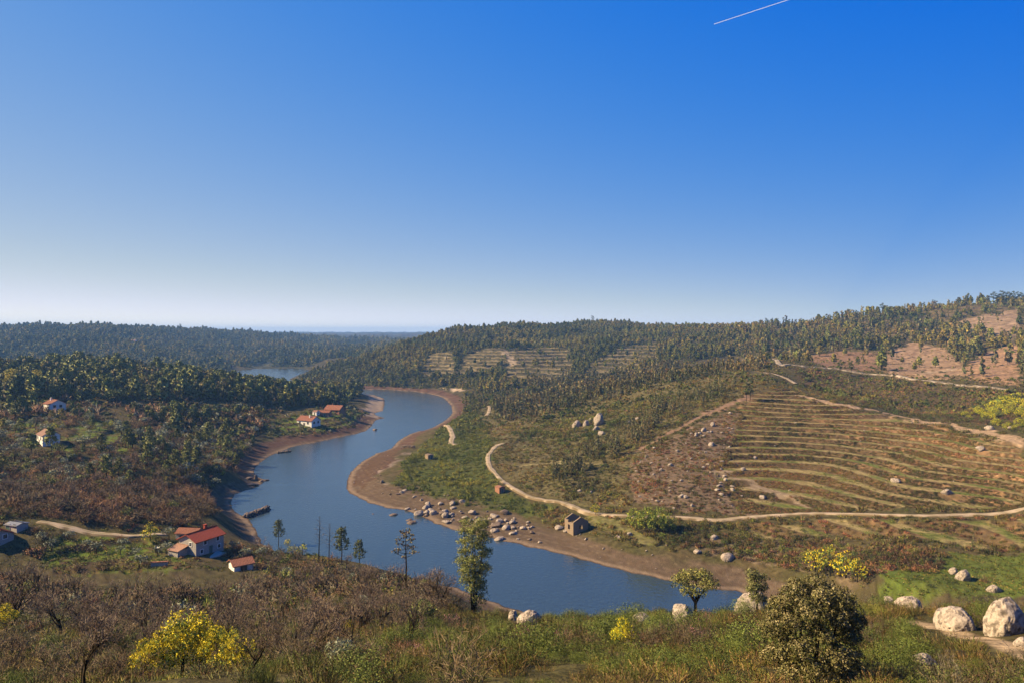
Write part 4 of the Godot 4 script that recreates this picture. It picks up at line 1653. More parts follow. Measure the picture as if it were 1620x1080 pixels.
func build_details():
	# white post on the knoll
	var o := thing("white_post", on_ground(POST.x, POST.y), 0.2, "short white post standing on the scrubby knoll", "post")
	var s := Shape.new()
	s.box(Vector3(-0.28, -0.4, -0.28), Vector3(0.28, 2.0, 0.28))
	part("shaft", s.mesh(), M.white_paint, o)
	s = Shape.new()
	s.box(Vector3(-0.36, 2.0, -0.36), Vector3(0.36, 2.14, 0.36))
	part("cap", s.mesh(), M.concrete, o)
	# bare pole on the bracken slope
	o = thing("wooden_pole", on_ground(POLE.x, POLE.y), 0.0, "thin dark wooden pole standing alone on the bracken slope", "pole")
	s = Shape.new()
	s.tube([Vector3(0, -0.5, 0), Vector3(0.05, 9.5, 0)], [0.16, 0.10], 6)
	part("shaft", s.mesh(), M.dark_wood, o)
	s = Shape.new()
	s.box(Vector3(-0.5, 8.9, -0.06), Vector3(0.6, 9.05, 0.06))
	part("crossarm", s.mesh(), M.dark_wood, o)
	# terracotta garden wall
	o = thing("garden_wall", on_ground(TERRACOTTA_WALL.x, TERRACOTTA_WALL.y), 0.15, "low terracotta garden wall below the green terraces", "wall")
	s = Shape.new()
	s.box(Vector3(-1.9, -0.8, -0.2), Vector3(1.9, 0.9, 0.2))
	part("wall", s.mesh(), M.stone_wall, o)
	s = Shape.new()
	s.box(Vector3(-2.0, 0.9, -0.3), Vector3(2.0, 1.05, 0.3))
	part("coping", s.mesh(), M.orange_tile, o)
	# small white tank
	o = thing("water_tank", on_ground(TANK.x, TANK.y), 0.0, "small pale round water tank in the garden near the house", "tank")
	s = Shape.new()
	s.tube([Vector3(0, -0.3, 0), Vector3(0, 1.1, 0)], [0.5, 0.5], 14)
	part("drum", s.mesh(), M.white_paint, o)
	s = Shape.new()
	s.tube([Vector3(0, 1.1, 0), Vector3(0, 1.2, 0), Vector3(0, 1.45, 0)], [0.55, 0.55, 0.0], 14)
	part("lid", s.mesh(), M.white_paint, o)
	walls_of_stones("stone_jetty", JETTY, 2.2, 1.5, "dark stone jetty reaching into the river below the red-roofed house", "jetty")
	walls_of_stones("stone_landing", LANDING, 1.8, 0.7, "low dark landing stage on the red-brown left beach", "landing")
	walls_of_stones("ruined_wall", OLD_WALL, 1.4, 1.8, "ruined dark stone wall at the river bend", "wall")
	# vapour trail, far off and high up
	var a := Vector3(2667.0, 4128.0, -9000.0)
	var b := Vector3(3900.0, 4560.0, -9080.0)
	var trail := FogVolume.new()
	trail.name = "contrail_cloud"
	trail.shape = RenderingServer.FOG_VOLUME_SHAPE_CYLINDER
	trail.size = Vector3(10.0, a.distance_to(b), 10.0)
	var fm := FogMaterial.new()
	fm.albedo = Color(1, 1, 1)
	fm.density = 0.09
	trail.material = fm
	trail.position = (a + b) * 0.5
	var up := (b - a).normalized()
	var side := up.cross(Vector3(0, 0, 1)).normalized()
	trail.basis = Basis(side, up, side.cross(up))
	add_child(trail)
	tag(trail, "thin white vapour trail high in the blue sky at upper right", "vapour trail", "", "thing")

func walls_of_stones(called: String, ends: Array, width: float, height: float, label: String, category: String):
	# dry stones laid in courses, each a piece of its own
	var a: Vector2 = ends[0]
	var b: Vector2 = ends[1]
	var l := a.distance_to(b)
	var dir := (b - a) / l
	var side := Vector2(-dir.y, dir.x)
	var o := thing(called, Vector3(a.x, 0, -a.y), 0.0, label, category)
	var shapes := []
	for i in 5:
		shapes.append(boulder(90 + i, 6, 1.0, 0.25))
	var n := int(l / 1.1)
	for i in n:
		for c in int(ceil(height / 0.6)):
			for w in (2 if width > 1.5 else 1):
				var p := a + dir * (i + rnd(0.2, 0.8)) * l / n + side * width * (w - 0.5 if width > 1.5 else 0.0) * rnd(0.35, 0.55)
				var s := part("stone", shapes[rng.randi() % 5], M.wet_rock, o, Vector3(p.x - a.x, maxf(gh(p.x, p.y), -0.1) + c * 0.55 + 0.15, -(p.y - a.y)))
				s.scale = Vector3(1.5, rnd(0.8, 1.1), 1.3) * rnd(0.8, 1.15)
				s.rotation = Vector3(rnd(-0.15, 0.15), rnd(0, TAU), rnd(-0.15, 0.15))

# ---------------------------------------------------------------- the map
func outline(a: Array) -> PackedVector2Array:
	var r := PackedVector2Array()
	for i in range(0, a.size(), 2):
		r.append(Vector2(a[i], a[i + 1]))
	return r

func data():
	# the land as surveyed: x, height, distance north
	var p := [0, 68.30, 0.1, -0.3796, 68.20, 1, 0.3611, 68.20, 1, 0, 66.20, 5, -3.389, 66.00, 6, 3.278, 66.50, 6, 11.78, 66.00, 8, -12.67, 64.00, 8, 0, 63.60, 12, -5.315, 62.50, 14, 4.333, 63.40, 12, 8.778, 63.40, 12, -12, 61.50, 16, 0, 57.96, 25, 0, 49.88, 45, 0, 39.86, 70, 0, 31.75, 90, 0, 18.00, 110, 0, 6.00, 130, 0, 1.50, 150, 4.398, 58.08, 25, 8.444, 48.89, 48, 12.31, 40.25, 70, 16.19, 24.00, 92, 20.23, 10.00, 115, 23.75, 3.00, 135, 16.11, 44.50, 60, 21.48, 36.89, 80, 21.81, 43.99, 62, 9.37, 58.44, 23, 14.26, 53.96, 35, 22.41, 47.08, 55, 32.59, 31.00, 80, 40.74, 15.00, 100, 52.96, 5.00, 130, 16.59, 56.44, 28, 24.89, 51.53, 42, 34.37, 45.99, 58, 47.41, 30.00, 80, 62.22, 16.00, 105, 75.85, 11.20, 128, 19.02, 57.07, 26, 27.8, 53.11, 38, 36.57, 49.17, 50, 47.55, 37.00, 65, 69.49, 20.00, 95, 89.24, 14.00, 122, 109.7, 11.67, 150, 125.8, 11.87, 172, 136.8, 12.86, 187, 146.3, 13.89, 200, 152.1, 14.73, 208, 166.8, 18.28, 228, 182.9, 23.70, 250, 193.1, 28.44, 264, 208.5, 28.50, 285, 265.8, 36.00, 290, 183.3, 30.00, 200, 110, 30.00, 120, 55, 45.00, 60, 90.67, 11.49, 153, 103.1, 11.19, 174, 110.8, 11.13, 187, 124.4, 13.42, 210, 142.2, 16.67, 240, 165.9, 22.04, 280, 190.8, 28.56, 322, 213.3, 26.00, 360, 81.5, 9.63, 163, 92.5, 8.33, 185, 101.5, 8.91, 203, 109, 11.26, 218, 126, 15.17, 252, 149, 21.71, 298, 179, 32.54, 358, 200, 31.00, 400, 67.57, 3.25, 178, 72.13, 4.91, 190, 77.44, 6.72, 204, 84.66, 9.09, 223, 101, 14.58, 266, 117.7, 22.64, 310, 134.8, 32.20, 355, 151.9, 41.11, 400, 53.44, 2.75, 199, 56.66, 5.53, 211, 60.69, 7.85, 226, 69.28, 13.86, 258, 83.24, 22.64, 310, 99.89, 30.39, 372, 118.1, 37.00, 440, 139.6, 42.56, 520, 37.3, 4.24, 212, 39.76, 6.18, 226, 46.62, 12.34, 265, 56.3, 18.15, 320, 73.89, 25.28, 420, 95, 31.50, 540, 19.83, 2.35, 238, 22, 7.67, 264, 26.67, 12.22, 320, 34.17, 14.95, 410, 43.33, 18.48, 520, -2.426, 3.29, 262, -2.741, 6.96, 296, -3.444, 9.72, 372, -4.491, 9.38, 485, -5.463, 8.27, 590, -22.92, 2.52, 275, -24, 4.67, 288, -26.5, 6.69, 318, -34.33, 7.06, 412, -44, 4.00, 297, -46.67, 4.67, 336, 199.6, 30.48, 440, 218.5, 27.41, 400, 230, 26.67, 360, 242.4, 32.22, 340, 260.6, 34.33, 335, 206.1, 47.92, 530, 250, 39.91, 500, 266.7, 36.67, 450, 281.2, 35.50, 405, 295.9, 35.42, 385, 281.3, 41.30, 620, 355.6, 45.00, 600, 358.4, 45.95, 490, 360, 56.67, 720, 512, 73.24, 700, 446.7, 60.00, 720, 691.7, 110.00, 900, 611.1, 102.59, 880, 575, 96.67, 900, 519, 91.99, 950, 453.7, 82.04, 1000, 397.2, 78.15, 1100, 325.9, 55.19, 800, 541.7, 48.00, 1500, 819.4, 50.00, 1500, 1097, 50.00, 1500, 991.7, 110.00, 900, 495.8, 60.00, 450, 47.31, 15.25, 730, 204.1, 38.33, 760, 288.9, 46.30, 800, 121.4, 20.00, 690, 84.26, 14.00, 700, -175, 7.50, 900, -194.4, 26.48, 1000, -207.4, 40.96, 1120, -248, 17.55, 1030, -295.6, 8.01, 1030, -85.05, 12.01, 835, -96.76, 37.45, 950, -122.2, 64.44, 1200, -174.8, 50.33, 1180, -7.222, 15.83, 780, -8.333, 39.17, 900, -10.37, 58.59, 1120, 25, 83.75, 1350, 142.6, 82.96, 1400, 246.3, 80.37, 1400, 349.1, 77.22, 1300, 100, 39.17, 900, 158.3, 47.50, 900, 233.3, 58.33, 1050, 95.09, 23.92, 790, -60.19, 76.02, 1300, -311.1, 25.00, 1600, -193.5, 50.00, 1900, 70.37, 60.00, 1900, 334.3, 60.00, 1900, -318, 3.00, 1010, -322.2, 8.00, 1200, -684.7, 14.95, 1450, -734.3, 27.87, 1300, -879.6, 27.18, 1250, -1650, 80.19, 2200, -1854, 80.19, 2200, -1446, 76.11, 2200, -1091, 78.80, 1900, -1037, 71.85, 2000, -991.7, 66.11, 2100, -873.1, 59.35, 2300, -746.3, 48.33, 2600, -602.8, 35.56, 3100, -847.2, 45.00, 1500, -802.8, 35.37, 1700, -534.4, 10.78, 1560, -633.3, 27.78, 1900, -509.3, 15.00, 2200, -557.4, 5.19, 1400, -2625, 70.00, 3500, -1653, 60.00, 3500, -407.4, 45.00, 4000, 1074, 50.00, 4000, 2926, 60.00, 4000, -6000, 62.00, 8000, -1556, 64.00, 8000, -2009, 60.00, 7000, 2148, 50.00, 8000, 6593, 60.00, 8000, -499.4, 32.69, 620, -436.3, 33.83, 620, -350.2, 31.54, 620, -302.2, 24.37, 640, -250.6, 15.00, 660, -201.5, 8.96, 640, -169.4, 8.44, 610, -303.7, 5.56, 800, -239.3, 5.26, 760, -181.5, 6.48, 700, -684.7, 14.00, 850, -598.1, 12.00, 850, -480.1, 11.00, 850, -377.8, 5.00, 850, -302.6, 6.00, 860, -322.2, 27.41, 400, -300, 27.41, 400, -263, 27.41, 400, -242.9, 23.42, 430, -212.5, 20.42, 450, -174.6, 14.63, 460, -158.3, 9.75, 475, -134.3, 9.81, 500, -119.2, 7.21, 495, -109.9, 5.00, 505, -233.6, 23.01, 290, -217.5, 23.01, 290, -197.2, 21.39, 300, -175.1, 19.19, 310, -151.1, 11.63, 320, -160.4, 5.83, 385, -164.3, 6.81, 455, -173.2, 19.24, 215, -161.2, 19.24, 215, -145.9, 17.58, 222, -131, 14.79, 232, -121.8, 7.89, 258, -149.8, 19.54, 186, -139.5, 19.19, 186, -114.9, 16.04, 188, -99.56, 14.36, 192, -88.89, 11.30, 200, -80.76, 11.49, 178, -66.81, 9.21, 176, -64, 6.89, 192, -72.13, 6.03, 205, -53.96, 8.20, 188, -75.65, 9.31, 190, -132.9, 11.94, 165, -109.8, 10.93, 167, -94.89, 10.58, 168, -81.46, 10.52, 166, -66.11, 17.76, 140, -49.35, 18.84, 130, -88.5, 24.88, 118, -80.2, 23.12, 122, -68.91, 23.12, 122, -95.32, 15.00, 145, -82.46, 14.50, 146, -106.5, 17.00, 142, -60.42, 37.01, 75, -56.25, 37.01, 75, -50.83, 30.42, 90, -34.17, 30.42, 90, -30, 49.44, 40, -21.46, 50.47, 38, -15.94, 49.12, 42, -30.09, 21.97, 125, -18.06, 37.01, 75, -27.22, 17.50, 140, -15.26, 28.32, 103, -12.43, 21.76, 122, -41.41, 9.96, 172, -7.778, 50.56, 40]
	for i in range(0, p.size(), 3):
		CP.append(Vector3(p[i], p[i + 1], p[i + 2]))
	SHORE = outline([77.3, 121.0, 75.1, 155.9, 59.3, 164.3, 45.4, 169.1, 29.1, 165.4, 6.2, 168.0, -3.3, 176.6, -13.8, 186.2, -31.0, 196.9, -47.2, 203.8, -67.0, 213.0, -77.6, 220.4, -84.4, 229.1, -91.2, 243.1, -97.6, 254.5, -102.8, 260.7, -110.1, 269.0, -117.3, 285.3, -119.9, 297.6, -116.4, 303.6, -115.6, 313.7, -114.8, 324.5, -123.8, 330.1, -130.4, 345.2, -134.0, 360.0, -136.8, 383.8, -135.6, 395.8, -130, 400, -138, 411, -124, 432, -113, 458, -108, 467, -103, 478, -104, 507, -109, 548, -100, 560, -113, 573, -120, 586, -114, 605, -122, 657, -134, 720, -154, 764, -181, 779, -209, 804, -266, 869, -350, 922, -407, 995, -472, 1163, -508, 1271, -471, 1303, -411, 1326, -367, 1239, -350, 1112, -331, 1008, -294, 933, -233, 869, -187, 826, -162, 835, -128, 813, -109, 796, -84, 756, -72, 720, -59, 652, -52, 595, -53, 548, -57, 514, -61, 491, -70, 478, -74, 440, -73, 409, -78.8, 395.8, -82.2, 367.0, -80.9, 337.5, -76.0, 311.1, -72.5, 298.8, -58.6, 279.0, -50.4, 271.9, -39.5, 265.3, -33.9, 258.0, -27.9, 248.7, -19.8, 240.0, -10.8, 234.1, -2.1, 227.7, 6.1, 221.1, 16.7, 214.2, 22.4, 208.3, 30.9, 201.1, 39.3, 194.8, 44.7, 191.4, 52.7, 185.3, 60.6, 183.9, 74.2, 166.9, 89.3, 144.0, 99.7, 121.0])
	Z["terraces"] = outline([129.3, 372.5, 157.3, 386.2, 163.4, 360.1, 172.5, 348.1, 186.3, 341.1, 188.2, 317.6, 191.7, 300.1, 191.2, 275.4, 186.5, 249.2, 198.0, 235.0, 176.1, 209.0, 156.0, 208.0, 144.5, 213.8, 111.6, 223.2, 78.2, 228.4, 79.3, 267.8, 97.5, 300.8, 115.9, 347.6])
	Z["lower_terraces"] = outline([75.5, 220.4, 108.1, 216.1, 149.8, 204.8, 171.9, 204.0, 147.5, 175.0, 130.0, 177.7, 119.8, 187.5, 111.0, 196.5, 99.0, 205.6, 84.8, 208.2, 72.8, 212.5])
	Z["bracken_slope"] = outline([58.0, 298.4, 77.0, 314.0, 101.0, 340.9, 115.9, 347.6, 97.5, 300.8, 81.8, 267.8, 84.4, 240.0, 82.3, 227.8, 57.8, 231.3, 45.7, 247.0, 45.5, 273.1])
	Z["green_field"] = outline([85.9, 162.8, 90.4, 165.4, 95.5, 177.8, 102.2, 180.9, 106.3, 173.9, 116.7, 182.6, 128.7, 176.0, 144.9, 172.0, 118.0, 140.0, 108.9, 152.8, 102.2, 151.2, 94.8, 155.1])
	Z["bank_shrubs"] = outline([-50.4, 294.5, -56.2, 357.2, -49, 424, -49, 556, -28, 551, -10.5, 376.7, -10.3, 319.2, -5.3, 288.0, 4.9, 265.8, 16.4, 252.7, 11.4, 245.5, -4.8, 259.0, -19.8, 267.0, -33.3, 276.5])
	Z["grass_slope"] = outline([-25, 548, 12, 640, 71, 701, 90, 514, 133, 496, 178, 505, 183, 459, 127.8, 373.1, 102.7, 346.7, 73.3, 316.9, 49.1, 279.4, 40.6, 243.6, 21.3, 256.0, 5.1, 276.1, -7.3, 314.6, -14.0, 379.0, -26, 408, -36, 428])
	Z["crest_trees"] = outline([-22, 584, 24, 657, 85, 703, 99, 537, 137, 511, 182, 531, 190, 506, 163, 475, 123, 459, 81, 461, 38, 461, -4, 456])
	Z["diagonal_trees"] = outline([17.1, 263.6, 24.1, 273.6, 40.3, 289.9, 58.7, 317.1, 76.1, 342.2, 93.6, 361.1, 108.6, 366.7, 132.0, 390.7, 125.4, 398.2, 102.0, 393.4, 80.5, 378.2, 58.3, 349.6, 41.0, 328.1, 27.5, 312.3, 15.2, 282.8])
	Z["dark_shrubs"] = outline([-3.6, 394.0, 29, 454, 62, 444, 94, 421, 100.3, 386.8, 77.9, 382.5, 55.6, 353.0, 37.7, 338.9, 16.6, 357.5])
	Z["hollow"] = outline([190, 447, 172.5, 380.3, 184.4, 372.2, 206.9, 378.8, 215.4, 363.5, 204.0, 319.3, 209.7, 302.0, 208.7, 281.7, 291.2, 393.2, 281, 410, 275, 443, 248, 496, 213, 508])
	Z["mimosa_slope"] = outline([212.0, 324.8, 247.2, 355.9, 288.8, 389.8, 311.8, 370.0, 261.2, 310.0, 206.1, 278.2, 210.2, 294.8, 210.0, 308.6])
	Z["upper_hill"] = outline([215, 560, 260, 530, 292, 470, 319, 415, 482, 560, 775, 900, 601, 940, 467, 1030, 387, 1130, 324, 1250, 245, 1060, 268, 850])
	Z["cleared_brown"] = outline([278, 674, 332, 690, 360, 653, 294, 538, 267, 506, 232, 512])
	Z["cleared_tan"] = outline([322, 592, 375, 675, 415, 705, 417, 657, 342, 513, 303, 454, 274, 455, 267, 488])
	Z["cleared_orange"] = outline([342, 513, 409, 589, 465, 627, 304, 409, 296, 426, 300, 449])
	Z["cleared_top"] = outline([530, 807, 565, 813, 614, 827, 485, 654, 474, 673, 495, 737])
	Z["far_terraces_a"] = outline([-115, 872, -117, 969, -85, 951, -72, 882, -73, 844])
	Z["far_terraces_b"] = outline([-70, 853, -64, 917, -35, 950, -9, 946, -11, 866, -31, 840])
	Z["far_terraces_c"] = outline([-7, 788, -6, 946, 37, 996, 79, 953, 74, 819, 51, 731, 14, 746])
	Z["far_terraces_d"] = outline([79, 763, 103, 855, 154, 950, 241, 1084, 325, 1062, 297, 942, 227, 845, 151, 777, 95, 731])
	Z["pine_forest"] = outline([-520, 645, -364, 645, -262, 690, -202, 660, -141, 575, -157, 515, -186, 490, -218, 462, -251, 445, -270, 410, -329, 408])
	Z["mixed_slope"] = outline([-290.7, 369.4, -250.9, 392.7, -206, 437, -168, 465, -155, 407, -130.4, 320.2, -126.7, 285.1, -136.3, 241.3, -172.8, 219.6])
	Z["brown_wood"] = outline([-178.0, 226.2, -141.0, 249.7, -127.6, 287.0, -101.5, 232.3, -95.5, 202.2, -108.3, 191.8, -131.1, 188.8, -149.2, 189.5])
	Z["garden_terraces"] = outline([-122.6, 183.8, -102.7, 186.4, -92.0, 188.3, -83.1, 175.9, -81.3, 167.3, -94.9, 168.1, -111.3, 167.0, -120.2, 173.0])
	Z["house_terraces"] = outline([-255.0, 348.6, -224.7, 351.7, -211.1, 373.7, -185.4, 351.3, -167.3, 303.6, -188.6, 286.9, -210.1, 287.2])
	Z["point_lawns"] = outline([-161, 457, -146, 508, -137, 581, -116, 546, -113, 488, -132, 460, -150, 450])
	Z["point"] = outline([-165, 435, -164, 466, -154, 490, -145, 539, -140, 603, -120, 573, -109, 531, -109, 472, -129, 448, -148, 432])
	Z["lane_side"] = outline([-173.2, 215.0, -95.6, 215.0, -80.9, 190.0, -72.2, 200.0, -66.9, 168.0, -79.3, 168.0, -135.3, 168.0])
	Z["road_bank"] = outline([7.2, 258.8, 26.8, 241.4, 40.6, 230.6, 60.1, 223.9, 75.9, 221.4, 72.1, 210.4, 51.9, 207.6, 37.3, 212.1, 28.8, 222.2, 13.1, 236.0])
	Z["right_side"] = outline([37.3, 212.0, 67.1, 196.0, 94.0, 172.0, 150.0, 178.0, 345, 410, 292, 470, 219, 570, 197, 760, 245, 1060, 134, 760, -34, 740, -44, 640, -57, 560, -4, 470, 15.3, 330.0, 20.8, 250.0])
	Z["left_fill"] = outline([-322, 400, -263, 400, -246, 435, -215, 455, -184, 485, -161, 510, -167, 440, -226, 400, -277.5, 370.0, -290.0, 360.0])
	Z["saddle"] = outline([168, 790, 207, 745, 300, 800, 431, 1150, 379, 1320, 256, 1200])
	Z["bank_wood"] = outline([-62, 560, -26, 560, 29, 620, 60, 720, -7, 770, -47, 730, -56, 640])
	Z["front_scrub"] = outline([-120.8, 150.0, -102.8, 148.0, -82.8, 126.0, -58.6, 124.0, -60.3, 140.0, -57.1, 158.0, -48.9, 182.0, -31.1, 160.0, -7.0, 108.0, -7.9, 66.0, -6.3, 40.0, -5.5, 22.0, -7.6, 20.0, -19.3, 24.0])
	Z["bramble"] = outline([86.0, 175.3, 100.9, 187.8, 110.3, 189.1, 113.6, 177.8, 102.7, 165.6, 95.5, 169.2, 86.7, 167.2])
	Z["rust_shrubs"] = outline([-138.1, 177.6, -129.6, 179.4, -122.5, 178.8, -119.3, 171.7, -131.4, 168.9])
	Z["spit_wood"] = outline([-310, 720, -236, 690, -148, 590, -153, 690, -183, 780, -257, 840, -338, 890, -379, 880])
	Z["cottage_bank"] = outline([-71.7, 172.0, -72.2, 200.0, -60.5, 198.0, -46.5, 186.0, -52.6, 172.0, -59.9, 166.0])
	Z["heath"] = outline([-10.0, 25.0, -4.7, 10.0, -0.9, 3.0, 1.1, 3.0, 9.9, 12.0, 51.7, 60.0, 37.9, 64.0, 27.7, 68.0, 22.0, 82.0, 15.5, 88.0, 3.7, 100.0, -5.3, 115.0, -12.6, 80.0])
	Z["far_hills"] = outline([-800, 900, -525, 930, -427, 960, -445, 1080, -540, 1310, -403, 1320, -236, 1500, -431, 3100, -949, 2500, -2133, 2400])
	Z["wooded_hill"] = outline([-320, 1015, -243, 890, -200, 862, -148, 840, -89, 800, -52, 745, -23, 700, 20, 720, 64, 770, 128, 730, 202, 780, 370, 1080, 486, 1420, 123, 1480, -134, 1320, -278, 1200])
	Z["lake_shore"] = outline([-400, 900, -322, 980, -237, 720, -287, 720])
	Z["sandbar"] = outline([-176, 738, -147, 799, -110, 605, -109, 551, -120, 553, -140, 603])
	Z["pale_bank"] = outline([-63.9, 328.5, -59.3, 377.0, -47.0, 375.6, -48.3, 336.6, -52.7, 299.6])
	Z["brown_bank"] = outline([-76.4, 314.9, -81.0, 372.5, -79, 405, -65, 411, -64.6, 367.4, -65.5, 337.1, -65.9, 296.5])
	Z["right_bank"] = outline([52.3, 209.1, 72.1, 210.4, 93.1, 205.3, 102.7, 188.0, 91.1, 169.6, 86.0, 165.9, 81.7, 180.1, 67.4, 196.6])
	Z["valley_wood"] = outline([14, 735, 63, 760, 129, 735, 211, 760, 162, 700, 113, 640, 50, 600, 24, 640])
	ROADS["main"] = outline([-82, 801, -67, 775, -55, 745])
	Z["main"] = ROADS["main"]
	ROADS["upper_piece"] = outline([-20, 588, -18, 545, -19, 508])
	Z["upper_piece"] = ROADS["upper_piece"]
	ROADS["river_piece"] = outline([-48, 493, -41, 454, -36, 414, -34.8, 391.4, -31.2, 383.4])
	Z["river_piece"] = ROADS["river_piece"]
	ROADS["valley_road"] = outline([-4.8, 367.1, -8.0, 361.7, -11.5, 344.6, -10.9, 319.4, -6.9, 299.9, -1.3, 284.2, 6.2, 269.9, 14.4, 260.0, 22.1, 251.5, 26.1, 245.5, 33.1, 238.0, 42.9, 231.8, 54.0, 228.8, 60.9, 226.8, 68.6, 224.6, 77.2, 225.3, 87.6, 225.2, 99.5, 223.9, 108.9, 219.9, 125.0, 211.0, 141.9, 209.9, 159.9, 208.0, 173.6, 206.0])
	Z["valley_road"] = ROADS["valley_road"]
	ROADS["crest_track"] = outline([176, 478, 186, 473, 190, 457])
	Z["crest_track"] = ROADS["crest_track"]
	ROADS["paved_road"] = outline([262, 686, 203, 521, 209, 513, 220, 511, 237, 512, 253, 505, 274, 485, 274, 462, 276, 448, 282, 435, 288, 415, 292.2, 399.4])
	Z["paved_road"] = ROADS["paved_road"]
	ROADS["left_lane"] = outline([-130.6, 188.1, -123.1, 187.3, -115.9, 186.8, -109.9, 186.9, -103.7, 188.2, -97.5, 192.2])
	Z["left_lane"] = ROADS["left_lane"]
	ROADS["ridge_track"] = outline([156.9, 374.9, 163.4, 360.1, 174.5, 352.3, 190.2, 348.2, 191.7, 323.4, 198.0, 309.9, 200.0, 288.0, 192.2, 259.4])
	Z["ridge_track"] = ROADS["ridge_track"]
	ROADS["firebreak"] = outline([57.8, 304.4, 74.7, 322.8, 91.9, 342.1, 113.5, 360.7, 128.2, 369.2])
	Z["firebreak"] = ROADS["firebreak"]
	ROADS["level_track"] = outline([0.0, 315.5, 11.6, 313.8, 28.4, 306.4, 39.0, 290.8])
	Z["level_track"] = ROADS["level_track"]
	ROADS["stony_track"] = outline([79.3, 267.8, 88.6, 258.5, 95.3, 245.1, 99.6, 231.3])
	Z["stony_track"] = ROADS["stony_track"]
	ROADS["mud_track"] = outline([26.9, 242.4, 33.2, 231.2, 38.8, 220.3, 43.2, 212.0])
	Z["mud_track"] = ROADS["mud_track"]
	ROADS["heath_path"] = outline([27.5, 46.0, 26.2, 41.0, 26.0, 37.5, 24.1, 33.0, 21.8, 28.0])
	Z["heath_path"] = ROADS["heath_path"]
	ROADS["cleared_track"] = outline([290, 481, 308, 496, 325, 497])
	Z["cleared_track"] = ROADS["cleared_track"]
	ROADS["far_road"] = outline([-9, 929, -3, 891, 2, 862])
	Z["far_road"] = ROADS["far_road"]

var GROUND := [
	["far_hills", Color(0.04, 0.048, 0.024), Color(0.075, 0.068, 0.036)],
	["wooded_hill", Color(0.045, 0.05, 0.022), Color(0.085, 0.072, 0.038)],
	["upper_hill", Color(0.105, 0.088, 0.045), Color(0.17, 0.125, 0.07)],
	["grass_slope", Color(0.105, 0.1, 0.042), Color(0.155, 0.125, 0.065)],
	["hollow", Color(0.085, 0.075, 0.035), Color(0.12, 0.08, 0.045)],
	["bank_shrubs", Color(0.065, 0.085, 0.022), Color(0.085, 0.085, 0.03)],
	["bracken_slope", Color(0.135, 0.095, 0.06), Color(0.19, 0.14, 0.095)],
	["green_field", Color(0.085, 0.13, 0.022), Color(0.12, 0.13, 0.035)],
	["cleared_brown", Color(0.2, 0.12, 0.075), Color(0.26, 0.165, 0.1)],
	["cleared_tan", Color(0.33, 0.23, 0.14), Color(0.27, 0.175, 0.11)],
	["cleared_orange", Color(0.36, 0.22, 0.125), Color(0.3, 0.2, 0.12)],
	["cleared_top", Color(0.31, 0.22, 0.145), Color(0.24, 0.17, 0.11)],
	["point", Color(0.06, 0.055, 0.026), Color(0.075, 0.09, 0.022)],
	["point_lawns", Color(0.12, 0.18, 0.026), Color(0.09, 0.13, 0.024)],
	["house_terraces", Color(0.1, 0.13, 0.026), Color(0.075, 0.075, 0.03)],
	["garden_terraces", Color(0.11, 0.15, 0.026), Color(0.09, 0.085, 0.035)],
	["right_bank", Color(0.115, 0.095, 0.055), Color(0.16, 0.12, 0.075)],
]

var TRACKS := [
	["firebreak", 5, Color(0.27, 0.175, 0.12), Color(0.21, 0.14, 0.095)],
	["level_track", 2.5, Color(0.3, 0.235, 0.14), Color(0.2, 0.19, 0.07)],
	["stony_track", 4, Color(0.31, 0.235, 0.155), Color(0.25, 0.19, 0.12)],
	["mud_track", 4, Color(0.13, 0.14, 0.04), Color(0.17, 0.14, 0.07)],
	["ridge_track", 4.5, Color(0.4, 0.29, 0.185), Color(0.34, 0.24, 0.15)],
	["heath_path", 1.1, Color(0.36, 0.27, 0.17), Color(0.28, 0.21, 0.13)],
	["cleared_track", 5, Color(0.4, 0.3, 0.2), Color(0.36, 0.27, 0.18)],
	["far_road", 7, Color(0.42, 0.33, 0.22), Color(0.36, 0.28, 0.18)],
	["main", 6, Color(0.42, 0.33, 0.24), Color(0.36, 0.28, 0.2)],
]

var ROAD_LIST := [
	["dirt_road", "valley_road", 2.2, 0.12, "road", "pale dirt road winding along the right bank below the terraces"],
	["dirt_track", "upper_piece", 2.4, 0.12, "road", "short pale stretch of dirt road above the river bend"],
	["dirt_track", "river_piece", 3, 0.12, "road", "short pale stretch of dirt road between green shrubs near the river"],
	["dirt_track", "crest_track", 3, 0.15, "road", "short pale dirt track over the crest above the terraces"],
	["paved_road", "paved_road", 3.6, 0.2, "asphalt", "grey paved road curving across the upper right hillside"],
	["lane", "left_lane", 1.9, 0.1, "road", "narrow sandy lane on the left slope leading to the red-roofed house"],
]

